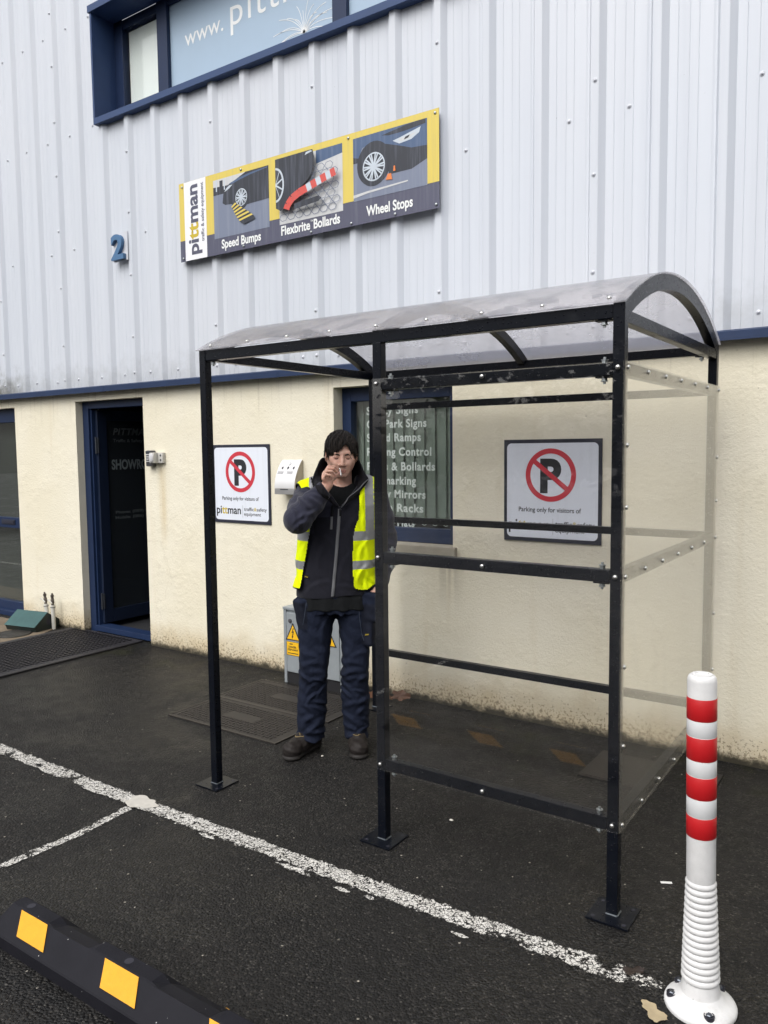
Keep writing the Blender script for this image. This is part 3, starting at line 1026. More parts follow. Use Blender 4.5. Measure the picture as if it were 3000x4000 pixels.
for k in range(11):                      # vertical louvres
    xs_ = wx0 + 0.06 + k * 0.084
    bl.box(-0.050, 0.050, -0.001, 0.001, wz0 + 0.17 + 0.004 * (k % 3), wz1 - 0.09, mat=Matrix.Translation((xs_, ywf + 0.115, 0)) @ Matrix.Rotation(R(-13), 4, 'Z'))
bl.build('vertical_blind', 'blind', win_lo)
ch = MB()
for k in range(10):                      # bead chain looping along the foot of the blind
    xa = wx0 + 0.06 + k * 0.084
    ch.tube([(xa + 0.084 * i / 6, ywf + 0.105, wz0 + 0.185 - 0.03 * math.sin(math.pi * i / 6)) for i in range(7)], 0.0018, 6)
ch.build('bead_chain', 'whitetxt', win_lo)
yt = ywf + 0.0335
for body, wd, zb in (('Safety Signs', 0.42, 1.895), ('Car Park Signs', 0.485, 1.803), ('Speed Ramps', 0.44, 1.710), ('Parking Control', 0.52, 1.613),
                     ('Posts & Bollards', 0.548, 1.514), ('Linemarking', 0.40, 1.418), ('Safety Mirrors', 0.474, 1.326), ('Cycle Racks', 0.456, 1.233), ('Rubber Mats', 0.385, 1.134)):
    tx = MB()
    put_text(tx, body, (-0.368, yt, zb), X3, Z3, width=wd, cap=0.054, bold=0.028, spacing=1.12)
    tx.build('lettering', 'greentxt', win_lo, fixn=False)

# open showroom door
dx0, dx1, dz0, dz1 = DOOR
yd = Y + 0.07
fr = MB()
fr.box(dx0, dx0 + 0.085, yd, yd + 0.10, 0.0, dz1 - 0.001, bev=0.004)
fr.box(dx1 - 0.06, dx1, yd, yd + 0.10, 0.0, dz1 - 0.001, bev=0.004)
fr.box(dx0 + 0.085, dx1 - 0.06, yd + 0.002, yd + 0.10, dz1 - 0.065, dz1 - 0.001, bev=0.004)
fr.box(dx0 + 0.085, dx1 - 0.06, yd - 0.012, yd + 0.11, 0.012, 0.062, bev=0.004)
fr.box(dx0 + 0.086, dx0 + 0.105, yd + 0.02, yd + 0.08, 0.063, dz1 - 0.066, bev=0.002)
door = fr.build('showroom_door', 'blueframe', bld)
lx0, lx1 = -3.435, -3.39             # leaf swung in square to the frontage
ly0, ly1 = Y + 0.125, Y + 0.125 + 0.88
lf = MB()
lf.box(lx0, lx1, ly0, ly0 + 0.10, 0.07, 2.04, bev=0.004)
lf.box(lx0, lx1, ly1 - 0.10, ly1, 0.07, 2.04, bev=0.004)
lf.box(lx0 + 0.001, lx1 - 0.001, ly0 + 0.10, ly1 - 0.10, 0.07, 0.19, bev=0.004)
lf.box(lx0 + 0.001, lx1 - 0.001, ly0 + 0.10, ly1 - 0.10, 1.95, 2.04, bev=0.004)
lf.build('door_leaf', plain('dark_blue_leaf', (0.009, 0.016, 0.038), 0.4), door)
MB().box(lx0 + 0.018, lx0 + 0.026, ly0 + 0.10, ly1 - 0.10, 0.19, 1.95).build('glass', 'doorglass', door)
MB().box(lx0 - 0.07, lx0 - 0.06, ly0, ly1, 0.07, 2.0).build('wall_liner', plain('dark_lining', (0.075, 0.090, 0.11), 0.7, var=0.3, vscale=3), door)
tx = MB(); tx2 = MB()
xt = lx0 + 0.0275
D = (0, 1, 0)
put_text(tx2, 'PITTMAN', (xt, 1.985, 1.818), D, Z3, width=0.44, cap=0.062, bold=0.03, shear=0.25, spacing=1.15)
put_text(tx2, 'Traffic & Safety Equipment', (xt, 1.985, 1.750), D, Z3, width=0.58, cap=0.030, bold=0.015)
put_text(tx, 'SHOWROOM', (xt, 1.960, 1.498), D, Z3, width=0.555, cap=0.090, bold=0.035)
put_text(tx2, 'Phone: (059) 8635', (xt, 1.986, 1.080), D, Z3, width=0.46, cap=0.027, bold=0.02)
put_text(tx2, 'Mobile: (086) 2305', (xt, 1.980, 1.030), D, Z3, width=0.46, cap=0.027, bold=0.02)
tx.build('lettering', 'greytxt', door, fixn=False)
tx2.build('lettering', plain('dull_grey_lettering', (0.095, 0.11, 0.115), 0.6, var=0.3, vscale=40), door, fixn=False)
for z in (1.72, 0.28):
    h = MB()
    h.box(dx0 + 0.10, dx0 + 0.142, yd + 0.052, yd + 0.066, z - 0.07, z + 0.07, bev=0.003)
    h.tube([(dx0 + 0.121, yd + 0.046, z - 0.075), (dx0 + 0.121, yd + 0.046, z + 0.075)], 0.010)
    h.build('hinge', 'boltd', door)
MB().box(dx0 + 0.112, dx0 + 0.118, yd + 0.085, yd + 0.095, 1.45, 1.98).build('edge_strip', 'zinc', door)
MB().box(dx0 + 0.112, dx0 + 0.118, yd + 0.085, yd + 0.095, 0.07, 0.75).build('edge_strip', plain('edge_wood', (0.10, 0.05, 0.025), 0.7), door)

# shut glazed door at the far left
ax0, ax1, az0, az1 = LDOOR
fr = MB()
fr.box(ax1 - 0.055, ax1, yd, yd + 0.08, 0.0, az1 - 0.001, bev=0.004)
fr.box(ax0, ax1 - 0.055, yd + 0.002, yd + 0.08, 1.965, az1 - 0.001, bev=0.004)
fr.box(ax0, ax1 - 0.055, yd + 0.012, yd + 0.08, 0.90, 1.005, bev=0.004)
fr.box(ax0, ax1 - 0.055, yd + 0.002, yd + 0.08, 0.01, 0.14, bev=0.004)
fr.box(ax0, ax1, yd - 0.05, yd, 0.0, 0.05, bev=0.004)
ld = fr.build('glazed_entrance', 'blueframe', bld)
MB().box(ax0, ax1 - 0.055, yd + 0.03, yd + 0.036, 1.005, 1.965).build('pane', 'glass', ld)
MB().box(ax0, ax1 - 0.055, yd + 0.03, yd + 0.036, 0.14, 0.90).build('lower_pane', 'glass', ld)
MB().box(ax0, ax1, yd + 0.14, yd + 0.15, 0.05, 2.1).build('inner_screen', plain('grey_screen', (0.055, 0.053, 0.053), 0.8, var=0.35, vscale=2), ld)
b = MB()
b.box(-4.98, -4.735, yd + 0.004, yd + 0.0115, 0.935, 0.985, bev=0.002)
b.box(-4.97, -4.745, yd - 0.002, yd + 0.0035, 0.945, 0.975, bev=0.002)
b.build('letter_slot', 'navy', ld)

# ------------------------------------------------------------------ long banner on the cladding
ban = empty('product_banner', (-0.8, Y - 0.085, 3.11), 'long yellow and slate advertising board with three product pictures, screwed to the cladding', 'banner')
bx0, bx1, bz0, bz1 = -1.962, 0.352, 3.112, 3.697
ybf = Y - 0.0855
MB().box(bx0, bx1, ybf, ybf + 0.0025, bz0, bz1).build('board', 'bslate', ban)
by = MB()
ye = ybf - 0.0008
def rect(b, xa, xb, za, zb, y, mi=0):
    b.add([(xa, y, za), (xb, y, za), (xb, y, zb), (xa, y, zb)], [(0, 1, 2, 3)], mi)
rect(by, bx0, bx1, 3.268, bz1, ye)
by.build('yellow_field', 'byellow', ban, fixn=False)
lo = MB()
rect(lo, -1.906, -1.668, bz0 + 0.001, bz1 - 0.001, ye - 0.0008)
lo.build('logo_panel', 'bwhite', ban, fixn=False)
def split_word(b, parts, o, U, V, width, cap, bold):
    """one word in several colours: [(text, material index)]"""
    full = ''.join(p for p, _ in parts)
    hv, _ = text_geo('H', bold)
    sy = cap / max(v[1] for v in hv)
    vs, _ = text_geo(full, bold)
    sx = width / (max(v[0] for v in vs) - min(v[0] for v in vs))
    x = 0
    pre = ''
    base0 = min(v[0] for v in vs)
    for p, mi in parts:
        if pre:
            a, _ = text_geo(pre + p, bold)
            c, _ = text_geo(p, bold)
            start = (max(v[0] for v in a) - base0) - (max(v[0] for v in c) - min(v[0] for v in c))
        else:
            start = 0
        c, _ = text_geo(p, bold)
        wv = (max(v[0] for v in c) - min(v[0] for v in c))
        put_text(b, p, Vector(o) + Vector(U) * start * sx, U, V, width=wv * sx, cap=cap, bold=bold, mi=mi)
        pre += p
tl = MB()
yt = ye - 0.0018
split_word(tl, [('pi', 0), ('tt', 1), ('man', 0)], (-1.760, yt, 3.150), (0, 0, 1), (-1, 0, 0), 0.515, 0.112, 0.03)
put_text(tl, 'traffic & safety equipment', (-1.695, yt, 3.235), (0, 0, 1), (-1, 0, 0), width=0.43, cap=0.031, bold=0.012)
tl.build('logo_lettering', ['bslate', 'gold'], ban, fixn=False)
tl = MB()
put_text(tl, 'Speed Bumps', (-1.513, yt, 3.150), X3, Z3, width=0.395, cap=0.062, bold=0.028)
tl.build('caption', 'whitetxt', ban, fixn=False); tl = MB()
put_text(tl, 'Flexbrite', (-0.925, yt, 3.150), X3, Z3, width=0.262, cap=0.062, bold=0.028)
put_text(tl, 'TM', (-0.660, yt, 3.198), X3, Z3, width=0.022, cap=0.012, bold=0.01)
put_text(tl, 'Bollards', (-0.632, yt, 3.150), X3, Z3, width=0.225, cap=0.062, bold=0.028)
tl.build('caption', 'whitetxt', ban, fixn=False); tl = MB()
put_text(tl, 'Wheel Stops', (-0.193, yt, 3.155), X3, Z3, width=0.355, cap=0.062, bold=0.028)
tl.build('caption', 'whitetxt', ban, fixn=False)

def picture(name, x0, x1, z0, z1, bgm, shapes, mats):
    """printed picture: flat coloured shapes in (u, v) of the frame, each a hair above the last"""
    b = MB()
    rect(b, x0, x1, z0, z1, ye - 0.0006, 0)
    y = ye - 0.0009
    for poly, mi in shapes:
        pts = [(x0 + u * (x1 - x0), y, z0 + v * (z1 - z0)) for u, v in poly]
        b.add(pts, [tuple(range(len(pts)))], mi)
        y -= 0.00012
    o = b.build(name, [bgm] + mats, ban, fixn=False)
    # n-gons above may be concave: triangulate
    bb = bmesh.new(); bb.from_mesh(o.data)
    bmesh.ops.triangulate(bb, faces=bb.faces[:])
    bb.to_mesh(o.data); bb.free()
    return o
def circ(cx, cy, rx, ry, n=28):
    return [(cx + rx * math.cos(2 * math.pi * k / n), cy + ry * math.sin(2 * math.pi * k / n)) for k in range(n)]
def wheel(cx, cy, rx, ry, dk, si, spokes=10):
    L = [(circ(cx, cy, rx * 1.35, ry * 1.35), dk), (circ(cx, cy, rx, ry), si), (circ(cx, cy, rx * 0.9, ry * 0.9), dk)]
    for k in range(spokes):
        a = 2 * math.pi * k / spokes
        for da in (-0.09, 0.12):
            d = (math.cos(a + da), math.sin(a + da))
            nrm = (-math.sin(a + da) * 0.055, math.cos(a + da) * 0.055)
            L.append(([(cx + rx * (0.15 * d[0] + nrm[0]), cy + ry * (0.15 * d[1] + nrm[1])), (cx + rx * (0.93 * d[0] + nrm[0]), cy + ry * (0.93 * d[1] + nrm[1])),
                       (cx + rx * (0.93 * d[0] - nrm[0]), cy + ry * (0.93 * d[1] - nrm[1])), (cx + rx * (0.15 * d[0] - nrm[0]), cy + ry * (0.15 * d[1] - nrm[1]))], si))
    L.append((circ(cx, cy, rx * 0.2, ry * 0.2, 14), si))
    return L
# 1 car dark, 2 silver, 3 yellow, 4 pale, 5 blue
sh = [([(0, .80), (1, .80), (1, 1), (0, 1)], 4), ([(0, .74), (.3, .74), (.3, .86), (0, .88)], 1),
      ([(.05, .8), (.07, .8), (.07, 1), (.05, 1)], 2), ([(.2, .8), (.22, .8), (.22, 1), (.2, 1)], 2), ([(.12, .83), (.18, .83), (.18, .97), (.12, .97)], 1),
      ([(.17, .58), (.19, .74), (.27, .86), (.47, .94), (.6, 1), (1, 1), (1, .47), (.62, .46), (.42, .46), (.33, .53), (.22, .54)], 1),
      ([(.30, .88), (.48, .935), (.66, .965), (.98, .985), (.98, .97), (.68, .935), (.50, .90), (.34, .86)], 5),
      ([(.21, .76), (.30, .80), (.36, .85), (.30, .85), (.24, .81)], 2)]
sh += wheel(.515, .60, .105, .145, 1, 2)
cl = [(.37, .50, .035), (.41, .455, .05), (.445, .41, .065), (.485, .36, .08), (.53, .31, .10), (.58, .255, .115), (.625, .20, .12), (.66, .155, .10)]
for i in range(len(cl) - 1):
    (ua, va, ha), (ub, vb, hb) = cl[i], cl[i + 1]
    sh.append(([(ua - ha, va - .02), (ua + ha, va + .035), (ub + hb, vb + .035), (ub - hb, vb - .02)], 1))
    um, vm, hm = (ua + ub) / 2, (va + vb) / 2, (ha + hb) / 2
    if i < len(cl) - 2:
        sh.append(([(ua - ha, va - .02), (ua + ha, va + .035), (um + hm, vm + .035), (um - hm, vm - .02)], 3))
picture('speed_bump_picture', -1.587, -1.033, 3.227, 3.649, 'pgrey', sh, ['pdark', 'psilver', 'byellow', 'plight', 'pblue'])
# 1 dark, 2 silver, 3 red, 4 slate lines, 5 blue wall
sh = [([(.60, .80), (1, .86), (1, 1), (.60, 1)], 5)]
for i in range(9):                        # joints of the paving
    for k in range(9):
        cx, cy = k * .13 + (.065 if i % 2 else 0), i * .10
        hx = [(cx + .063 * math.cos(R(60 * q + 10)), cy + .058 * math.sin(R(60 * q + 10))) for q in range(6)]
        if all(0 <= p[0] <= 1 and 0 <= p[1] <= .84 for p in hx):
            for q in range(6):
                a_, c_ = Vector(hx[q]), Vector(hx[(q + 1) % 6])
                d = (c_ - a_).normalized() * .0045
                sh.append(([(a_.x - d.y, a_.y + d.x), (a_.x + d.y, a_.y - d.x), (c_.x + d.y, c_.y - d.x), (c_.x - d.y, c_.y + d.x)], 4))
sh += [([(0, .24), (0, 1), (.60, 1), (.625, .88), (.60, .70), (.54, .58), (.44, .50), (.30, .40), (.18, .28), (.08, .18)], 1),
       (circ(.0, .60, .15, .27)[0:0] or [(0.0 + .14 * math.cos(t), .60 + .27 * math.sin(t)) for t in np.linspace(-1.55, 1.55, 18)], 2),
       ([(0.0 + .115 * math.cos(t), .60 + .235 * math.sin(t)) for t in np.linspace(-1.55, 1.55, 18)], 1)]
for a in (-1.1, -0.4, 0.35, 1.05):
    sh.append(([(0, .60 - .015), (.11 * math.cos(a) + .01, .60 + .22 * math.sin(a) - .012), (.11 * math.cos(a) + .01, .60 + .22 * math.sin(a) + .012), (0, .60 + .015)], 2))
sh += [([(.48, .94), (.60, .97), (.57, .99), (.5, .98)], 2), ([(.30, .16), (.68, .20), (.73, .24), (.68, .285), (.30, .25)], 1)]
cl = [(.17, .19), (.20, .26), (.27, .34), (.38, .40), (.50, .44), (.57, .465), (.65, .49), (.72, .515), (.80, .54), (.87, .56), (.94, .58)]
for i in range(len(cl) - 1):
    a_, c_ = Vector(cl[i]), Vector(cl[i + 1])
    d = (c_ - a_).normalized() * .062
    sh.append(([(a_.x - d.y * .8, a_.y + d.x), (a_.x + d.y * .8, a_.y - d.x), (c_.x + d.y * .8, c_.y - d.x), (c_.x - d.y * .8, c_.y + d.x)], 2 if i in (4, 6, 8) else 3))
picture('flexible_bollard_picture', -0.938, -0.381, 3.223, 3.654, 'plight', sh, ['pdark', 'psilver', 'pred', 'pgrey', 'pblue'])
# 1 dark, 2 silver, 3 orange, 4 pale, 5 blue
sh = [([(0, .62), (0, 1), (1, 1), (1, .46), (.82, .40), (.55, .45), (.30, .86), (.13, .82), (.05, .60)], 5),
      ([(.42, .80), (.60, .72), (.80, .62), (1, .60), (1, .40), (.80, .30), (.50, .30), (.46, .55)], 1), (circ(.29, .53, .235, .35), 1),
      ([(.0, .70), (.10, .66), (.12, .60), (0, .60)], 1), ([(.40, .93), (.72, .985), (.9, 1), (.98, 1), (.98, .93), (.7, .90), (.5, .90)], 1),
      ([(.55, .80), (.64, .73), (.80, .75), (.90, .82), (.92, .90), (.78, .86), (.64, .82)], 2), ([(.62, .795), (.66, .755), (.78, .775), (.87, .84), (.75, .82)], 4), ([(.70, .77), (.76, .785), (.78, .825), (.72, .81)], 1),
      ([(.0, .05), (.2, .085), (.75, .125), (.75, .145), (.2, .12), (0, .10)], 4)]
sh += wheel(.29, .48, .155, .225, 1, 2, 10)
sh += [([(.455, .225), (.545, .21), (.53, .31), (.485, .31)], 3), ([(.56, .33), (.59, .33), (.585, .41), (.565, .41)], 3)]
picture('wheel_stop_picture', -0.293, 0.268, 3.262, 3.657, 'pgrey', sh, ['pdark', 'psilver', 'porange', 'plight', 'pblue'])
bs = screw_mesh('banner_screw', 0.009, 0.006, 'zinc', 0.0)
for x, z in ((-1.925, 3.668), (-1.30, 3.672), (-0.33, 3.672), (0.325, 3.672), (-1.93, 3.135), (-1.29, 3.135), (-0.655, 3.13), (-0.315, 3.13), (0.03, 3.13), (0.33, 3.135)):
    place('screw', bs, (x, ybf - 0.0022, z), ban)

# raised house number
b = MB()
put_text(b, '2', (-2.812, Y - 0.062, 3.252), X3, Z3, width=0.158, cap=0.195, bold=0.03, depth=0.028)
num = b.build('house_number', 'number')
tag(num, 'raised blue figure 2 fixed on the pale cladding left of the long banner', 'number')
MB().box(-2.815, -2.63, Y - 0.061, Y - 0.057, 3.235, 3.465).build('backing_plate', 'screw', num, local=True)

# ------------------------------------------------------------------ no-parking signs
def parking_sign(x0, z1, label):
    s = empty('parking_sign', (x0 + 0.3, Y - 0.004, z1 - 0.6), label, 'sign', 'no-parking signs on the wall')
    y = Y - 0.010
    b = MB(); b.box(x0, x0 + 0.6, y, y + 0.008, z1 - 0.6, z1, bev=0.001)
    b.build('plate', 'navy', s)
    def rr(xa, xb, za, zb, r, n=8):
        P = []
        for cx, cz, a0 in ((xb - r, zb - r, 0), (xa + r, zb - r, 90), (xa + r, za + r, 180), (xb - r, za + r, 270)):
            P += [(cx + r * math.cos(R(a0 + 90 * i / n)), cz + r * math.sin(R(a0 + 90 * i / n))) for i in range(n + 1)]
        return P
    f = MB()
    P = rr(x0 + 0.020, x0 + 0.580, z1 - 0.578, z1 - 0.022, 0.028)
    f.add([(a, y - 0.0006, c) for a, c in P], [tuple(range(len(P)))])
    f.build('face', 'signwhite', s, fixn=False)
    cx, cz, ro, ri = x0 + 0.296, z1 - 0.208, 0.155, 0.125
    t = MB()
    put_text(t, 'P', (x0 + 0.232, y - 0.0012, z1 - 0.302), X3, Z3, width=0.130, cap=0.190, bold=0.045)
    t.build('letter', 'black', s, fixn=False)
    g = MB()
    n = 64
    vs = []
    for k in range(n):
        a = 2 * math.pi * k / n
        vs += [(cx + ro * math.cos(a), y - 0.0018, cz + ro * math.sin(a)), (cx + ri * math.cos(a), y - 0.0018, cz + ri * math.sin(a))]
    g.add(vs, [(2 * k, 2 * ((k + 1) % n), 2 * ((k + 1) % n) + 1, 2 * k + 1) for k in range(n)])
    d = Vector((1, -0.80)).normalized()
    nn = Vector((-d.y, d.x)) * 0.014
    e = d * (ri + 0.006)
    g.add([(cx - e.x + nn.x, y - 0.0024, cz - e.y + nn.y), (cx - e.x - nn.x, y - 0.0024, cz - e.y - nn.y), (cx + e.x - nn.x, y - 0.0024, cz + e.y - nn.y), (cx + e.x + nn.x, y - 0.0024, cz + e.y + nn.y)], [(0, 1, 2, 3)])
    g.build('prohibition_ring', 'red', s, fixn=False)
    t = MB()
    put_text(t, 'Parking only for visitors of', (x0 + 0.097, y - 0.0012, z1 - 0.424), X3, Z3, width=0.385, cap=0.027, bold=0.014)
    split_word(t, [('pi', 0), ('tt', 1), ('man', 0)], (x0 + 0.032, y - 0.0012, z1 - 0.530), X3, Z3, 0.262, 0.062, 0.02)
    rect(t, x0 + 0.3115, x0 + 0.3135, z1 - 0.556, z1 - 0.462, y - 0.0012, 2)
    split_word(t, [('traffic', 0), ('&', 1), ('safety', 0)], (x0 + 0.327, y - 0.0012, z1 - 0.503), X3, Z3, 0.235, 0.026, 0.008)
    put_text(t, 'equipment', (x0 + 0.327, y - 0.0012, z1 - 0.540), X3, Z3, width=0.175, cap=0.026, bold=0.008)
    t.build('lettering', ['black', 'gold', 'silver'], s, fixn=False)
    return s
parking_sign(-1.755, 1.704, 'square no-parking sign between the keypad and the metal ash bin')
parking_sign(0.748, 1.704, 'square no-parking sign seen through the clear front panel of the shelter')

# ------------------------------------------------------------------ ash bin
ab = empty('ash_bin', (-0.97, Y, 1.33), 'white metal wall ash bin with curved front and three diamond stub holes', 'ash bin')
ax0, ax1 = -1.082, -0.868
def arc_front(z):                       # depth of the curved front below the top
    t = (1.615 - z) / 0.245
    return Y - 0.018 - 0.105 * math.sin(min(1, t) * math.pi / 2) ** 0.85
zs = [1.615 - 0.245 * i / 14 for i in range(15)]
prof = [(arc_front(z), z) for z in zs]
b = MB()
b.prism([(Y, 1.615)] + [(y + 0.0015, z) for y, z in prof] + [(Y - 0.108, 1.333), (Y, 1.333)], ax0 + 0.006, ax1 - 0.006, plane='yz')
b.build('body', 'binside', ab)
f = MB()
n = len(prof)
vs = []
for x in (ax0, ax1):
    vs += [(x, y, z) for y, z in prof]
    vs += [(x, y + 0.003, z) for y, z in prof]
fs = [(i, i + 1, 2 * n + i + 1, 2 * n + i) for i in range(n - 1)] + [(i, n + i, n + i + 1, i + 1) for i in range(n - 1)] + [(2 * n + i, 2 * n + i + 1, 3 * n + i + 1, 3 * n + i) for i in range(n - 1)]
f.add(vs, fs)
f.build('curved_cover', 'bin_', ab, smooth=True)
f = MB(); f.box(ax0, ax1, Y - 0.124, Y - 0.112, 1.318, 1.367, bev=0.004)
f.build('drawer_front', plain('grey_brushed_metal', (0.36, 0.36, 0.36), 0.4, 0.5, var=0.1), ab)
d = MB()
def on_front(x, z, off=0.0015):
    return (x, arc_front(z) - off, z)
for cx in (-1.035, -0.975, -0.915):
    zc, h = 1.545, 0.015
    d.add([on_front(cx, zc + h), on_front(cx - 0.012, zc), on_front(cx, zc - h), on_front(cx + 0.012, zc)], [(0, 1, 2, 3)])
d.build('stub_hole', 'hole', ab, fixn=False)
d = MB()
for c0 in (-1.04, -0.94):
    for k in range(6):
        x = c0 + (k - 2.5) * 0.0105
        d.add([on_front(x - 0.002, 1.517), on_front(x + 0.002, 1.517), on_front(x + 0.001, 1.492), on_front(x - 0.003, 1.492)], [(0, 1, 2, 3)])
d.build('vent_slot', 'keypad', ab, fixn=False)
d = MB()
d.tube([on_front(-0.975 + 0.013 * math.cos(a), 1.580 + 0.011 * math.sin(a), 0.003) for a in np.linspace(-2.4, 1.6, 12)], 0.0018, 6)
d.build('lock_ring', 'zinc', ab)
MB().box(-1.02, -0.935, Y - 0.1255, Y - 0.1215, 1.3575, 1.3645).build('finger_slot', 'hole', ab)

ab.location = (-0.925, Y, 1.352)
ab.scale = (0.88, 0.86, 0.83)

# ------------------------------------------------------------------ keypad and light sensor beside the door
kp = MB()
kp.box(-2.512, -2.436, Y - 0.050, Y, 1.535, 1.668, bev=0.012)
kpo = kp.build('door_keypad', 'keypad', smooth=True)
tag(kpo, 'dark metal door keypad with rows of round keys beside the showroom door', 'keypad')
k = MB()
for i in range(3):
    for j in range(4):
        k.lathe([(0.0058, 0), (0.0055, 0.004), (0.003, 0.006), (0.0004, 0.006)], c=(-2.493 + i * 0.0155, Y - 0.050, 1.632 - j * 0.0185), axis='y', n=10)
k.build('keys', 'keys', kpo, local=True, smooth=True)
kb = MB(); kb.box(-2.505, -2.443, Y - 0.0535, Y - 0.0505, 1.646, 1.662, bev=0.001)
kb.build('top_plate', 'boltd', kpo, local=True)
sn = empty('wall_sensor', (-2.39, Y, 1.56), 'small pale grey wall box with a round dome beside the dark keypad', 'sensor')
b = MB(); b.box(-2.433, -2.318, Y - 0.034, Y, 1.562, 1.650, bev=0.006); b.build('housing', 'sensor', sn, smooth=True)
b = MB(); b.box(-2.430, -2.372, Y - 0.078, Y - 0.034, 1.563, 1.649, bev=0.006); b.build('front_box', 'sensor', sn, smooth=True)
b = MB()
vs = []
b.lathe([(0.0275, 0), (0.027, 0.006), (0.022, 0.011), (0.012, 0.014), (0.0005, 0.0145)], axis='y', n=24)
b.v = [(x - 2.401, y + Y - 0.078, z * 1.45 + 1.606) for x, y, z in b.v]
b.build('dome', 'sensorface', sn, smooth='all')
for z in (1.588, 1.626):
    b = MB(); b.lathe([(0.009, 0), (0.009, 0.002), (0.006, 0.002), (0.006, 0.0005), (0.0003, 0.0005)], c=(-2.342, Y - 0.034, z), axis='y', n=16); b.build('screw_cover', 'keypad', sn)

# ------------------------------------------------------------------ electrical cabinet behind the man
ec = empty('electrical_cabinet', (-0.63, 1.6, 0), 'grey metal electrical cabinet with yellow danger signs standing against the cream wall', 'cabinet')
ex0, ex1, ey, ez = -0.892, -0.366, 1.50, 0.549
b = MB()
b.box(ex0, ex1, ey + 0.012, Y - 0.002, 0.0, ez - 0.02, bev=0.003)
b.box(ex0 - 0.006, ex1 + 0.006, ey - 0.004, Y - 0.001, ez - 0.0195, ez + 0.0, bev=0.004)
b.box(ex0 - 0.002, ex0 + 0.022, ey, ey + 0.02, 0.0, ez - 0.02, bev=0.002)
b.box(ex1 - 0.022, ex1 + 0.002, ey, ey + 0.02, 0.0, ez - 0.02, bev=0.002)
b.build('case', 'galv', ec)
xm_ = (ex0 + ex1) / 2
for xa, xb in ((ex0 + 0.026, xm_ - 0.003), (xm_ + 0.003, ex1 - 0.026)):
    b = MB(); b.box(xa, xb, ey - 0.002, ey + 0.011, 0.085, ez - 0.04, bev=0.003); b.build('cabinet_door', 'galv', ec)
MB().box(ex0 + 0.024, ex1 - 0.024, ey + 0.008, ey + 0.0115, 0.0, 0.08).build('plinth_gap', 'gap', ec)
b = MB(); b.lathe([(0.014, 0), (0.014, 0.008), (0.006, 0.010), (0.0004, 0.010)], c=(ex0 + 0.065, ey - 0.002, 0.455), axis='y', n=18); b.build('lock', 'keypad', ec)
def warn_tri(cx, zb, s_):
    t = MB()
    h = s_ * 0.95
    t.add([(cx - s_ / 2, ey - 0.0035, zb), (cx + s_ / 2, ey - 0.0035, zb), (cx, ey - 0.0035, zb + h)], [(0, 1, 2)], 0)
    t.add([(cx - s_ / 2 * .80, ey - 0.0042, zb + s_ * .055), (cx + s_ / 2 * .80, ey - 0.0042, zb + s_ * .055), (cx, ey - 0.0042, zb + h * .86)], [(0, 1, 2)], 1)
    bolt = [(.02, .66), (-.09, .40), (-.005, .42), (-.05, .22), (-.085, .24), (-.03, .10), (.035, .22), (.0, .22), (.075, .50), (-.01, .47), (.07, .66)]
    P = [(cx + u * s_, ey - 0.0048, zb + v * s_) for u, v in bolt]
    t.add([P[0], P[1], P[9], P[10]], [(0, 1, 2, 3)], 0)
    t.add([P[1], P[2], P[8], P[9]], [(0, 1, 2, 3)], 0)
    t.add([P[2], P[3], P[7], P[8]], [(0, 1, 2, 3)], 0)
    t.add([P[3], P[4], P[5], P[6], P[7]], [(0, 1, 2, 3, 4)], 0)
    return t
warn_tri(ex0 + 0.088, 0.315, 0.135).build('warning_triangle', ['black', 'warn'], ec, fixn=False)
warn_tri(ex1 - 0.115, 0.315, 0.135).build('warning_triangle', ['black', 'warn'], ec, fixn=False)
b = MB()
rect(b, ex0 + 0.026, ex0 + 0.150, 0.205, 0.305, ey - 0.0036, 1)
rect(b, ex0 + 0.029, ex0 + 0.147, 0.208, 0.302, ey - 0.0040, 0)
put_text(b, 'DANGER', (ex0 + 0.046, ey - 0.0046, 0.260), X3, Z3, width=0.072, cap=0.014, bold=0.03, mi=1)
put_text(b, 'KEEP AWAY', (ex0 + 0.038, ey - 0.0046, 0.240), X3, Z3, width=0.095, cap=0.014, bold=0.03, mi=1)
rect(b, ex0 + 0.04, ex0 + 0.135, 0.219, 0.225, ey - 0.0046, 1)
rect(b, ex0 + 0.055, ex0 + 0.085, 0.284, 0.291, ey - 0.0046, 1)
b.build('danger_plate', ['warn', 'black'], ec, fixn=False)

# ------------------------------------------------------------------ left-hand ground things
b = MB()                                   # stained concrete apron
b.add([(-9, 0.9, 0.004), (-3.72, 0.95, 0.004), (-3.72, 1.30, 0.004), (-3.86, 1.58, 0.004), (-4.62, 1.62, 0.004), (-9, 1.62, 0.004)], [(0, 1, 2, 3, 4, 5)])
tag(b.build('concrete_apron', 'concrete', fixn=False), kind='structure')
mo = MB()
mx0, mx1, my0, my1 = -3.715, -2.765, 0.10, 1.72
mo.box(mx0, mx1, my0, my1, 0.004, 0.009)
for i in range(int((mx1 - mx0 - 0.06) / 0.045)):
    x = mx0 + 0.045 + i * 0.045
    mo.box(x - 0.006, x + 0.006, my0 + 0.03, my1 - 0.03, 0.0091, 0.0175)
for j in range(int((my1 - my0 - 0.06) / 0.045)):
    yy = my0 + 0.045 + j * 0.045
    mo.box(mx0 + 0.03, mx1 - 0.03, yy - 0.005, yy + 0.005, 0.0092, 0.0150)
for xa, xb, ya, yb_ in ((mx0 - .03, mx0 + .03, my0 - .03, my1), (mx1 - .03, mx1 + .03, my0 - .03, my1), (mx0 + .03, mx1 - .03, my0 - .03, my0 + .03), (mx0 + .03, mx1 - .03, my1 - .03, my1)):
    mo.box(xa, xb, ya, yb_, 0.003, 0.016, bev=0.004)
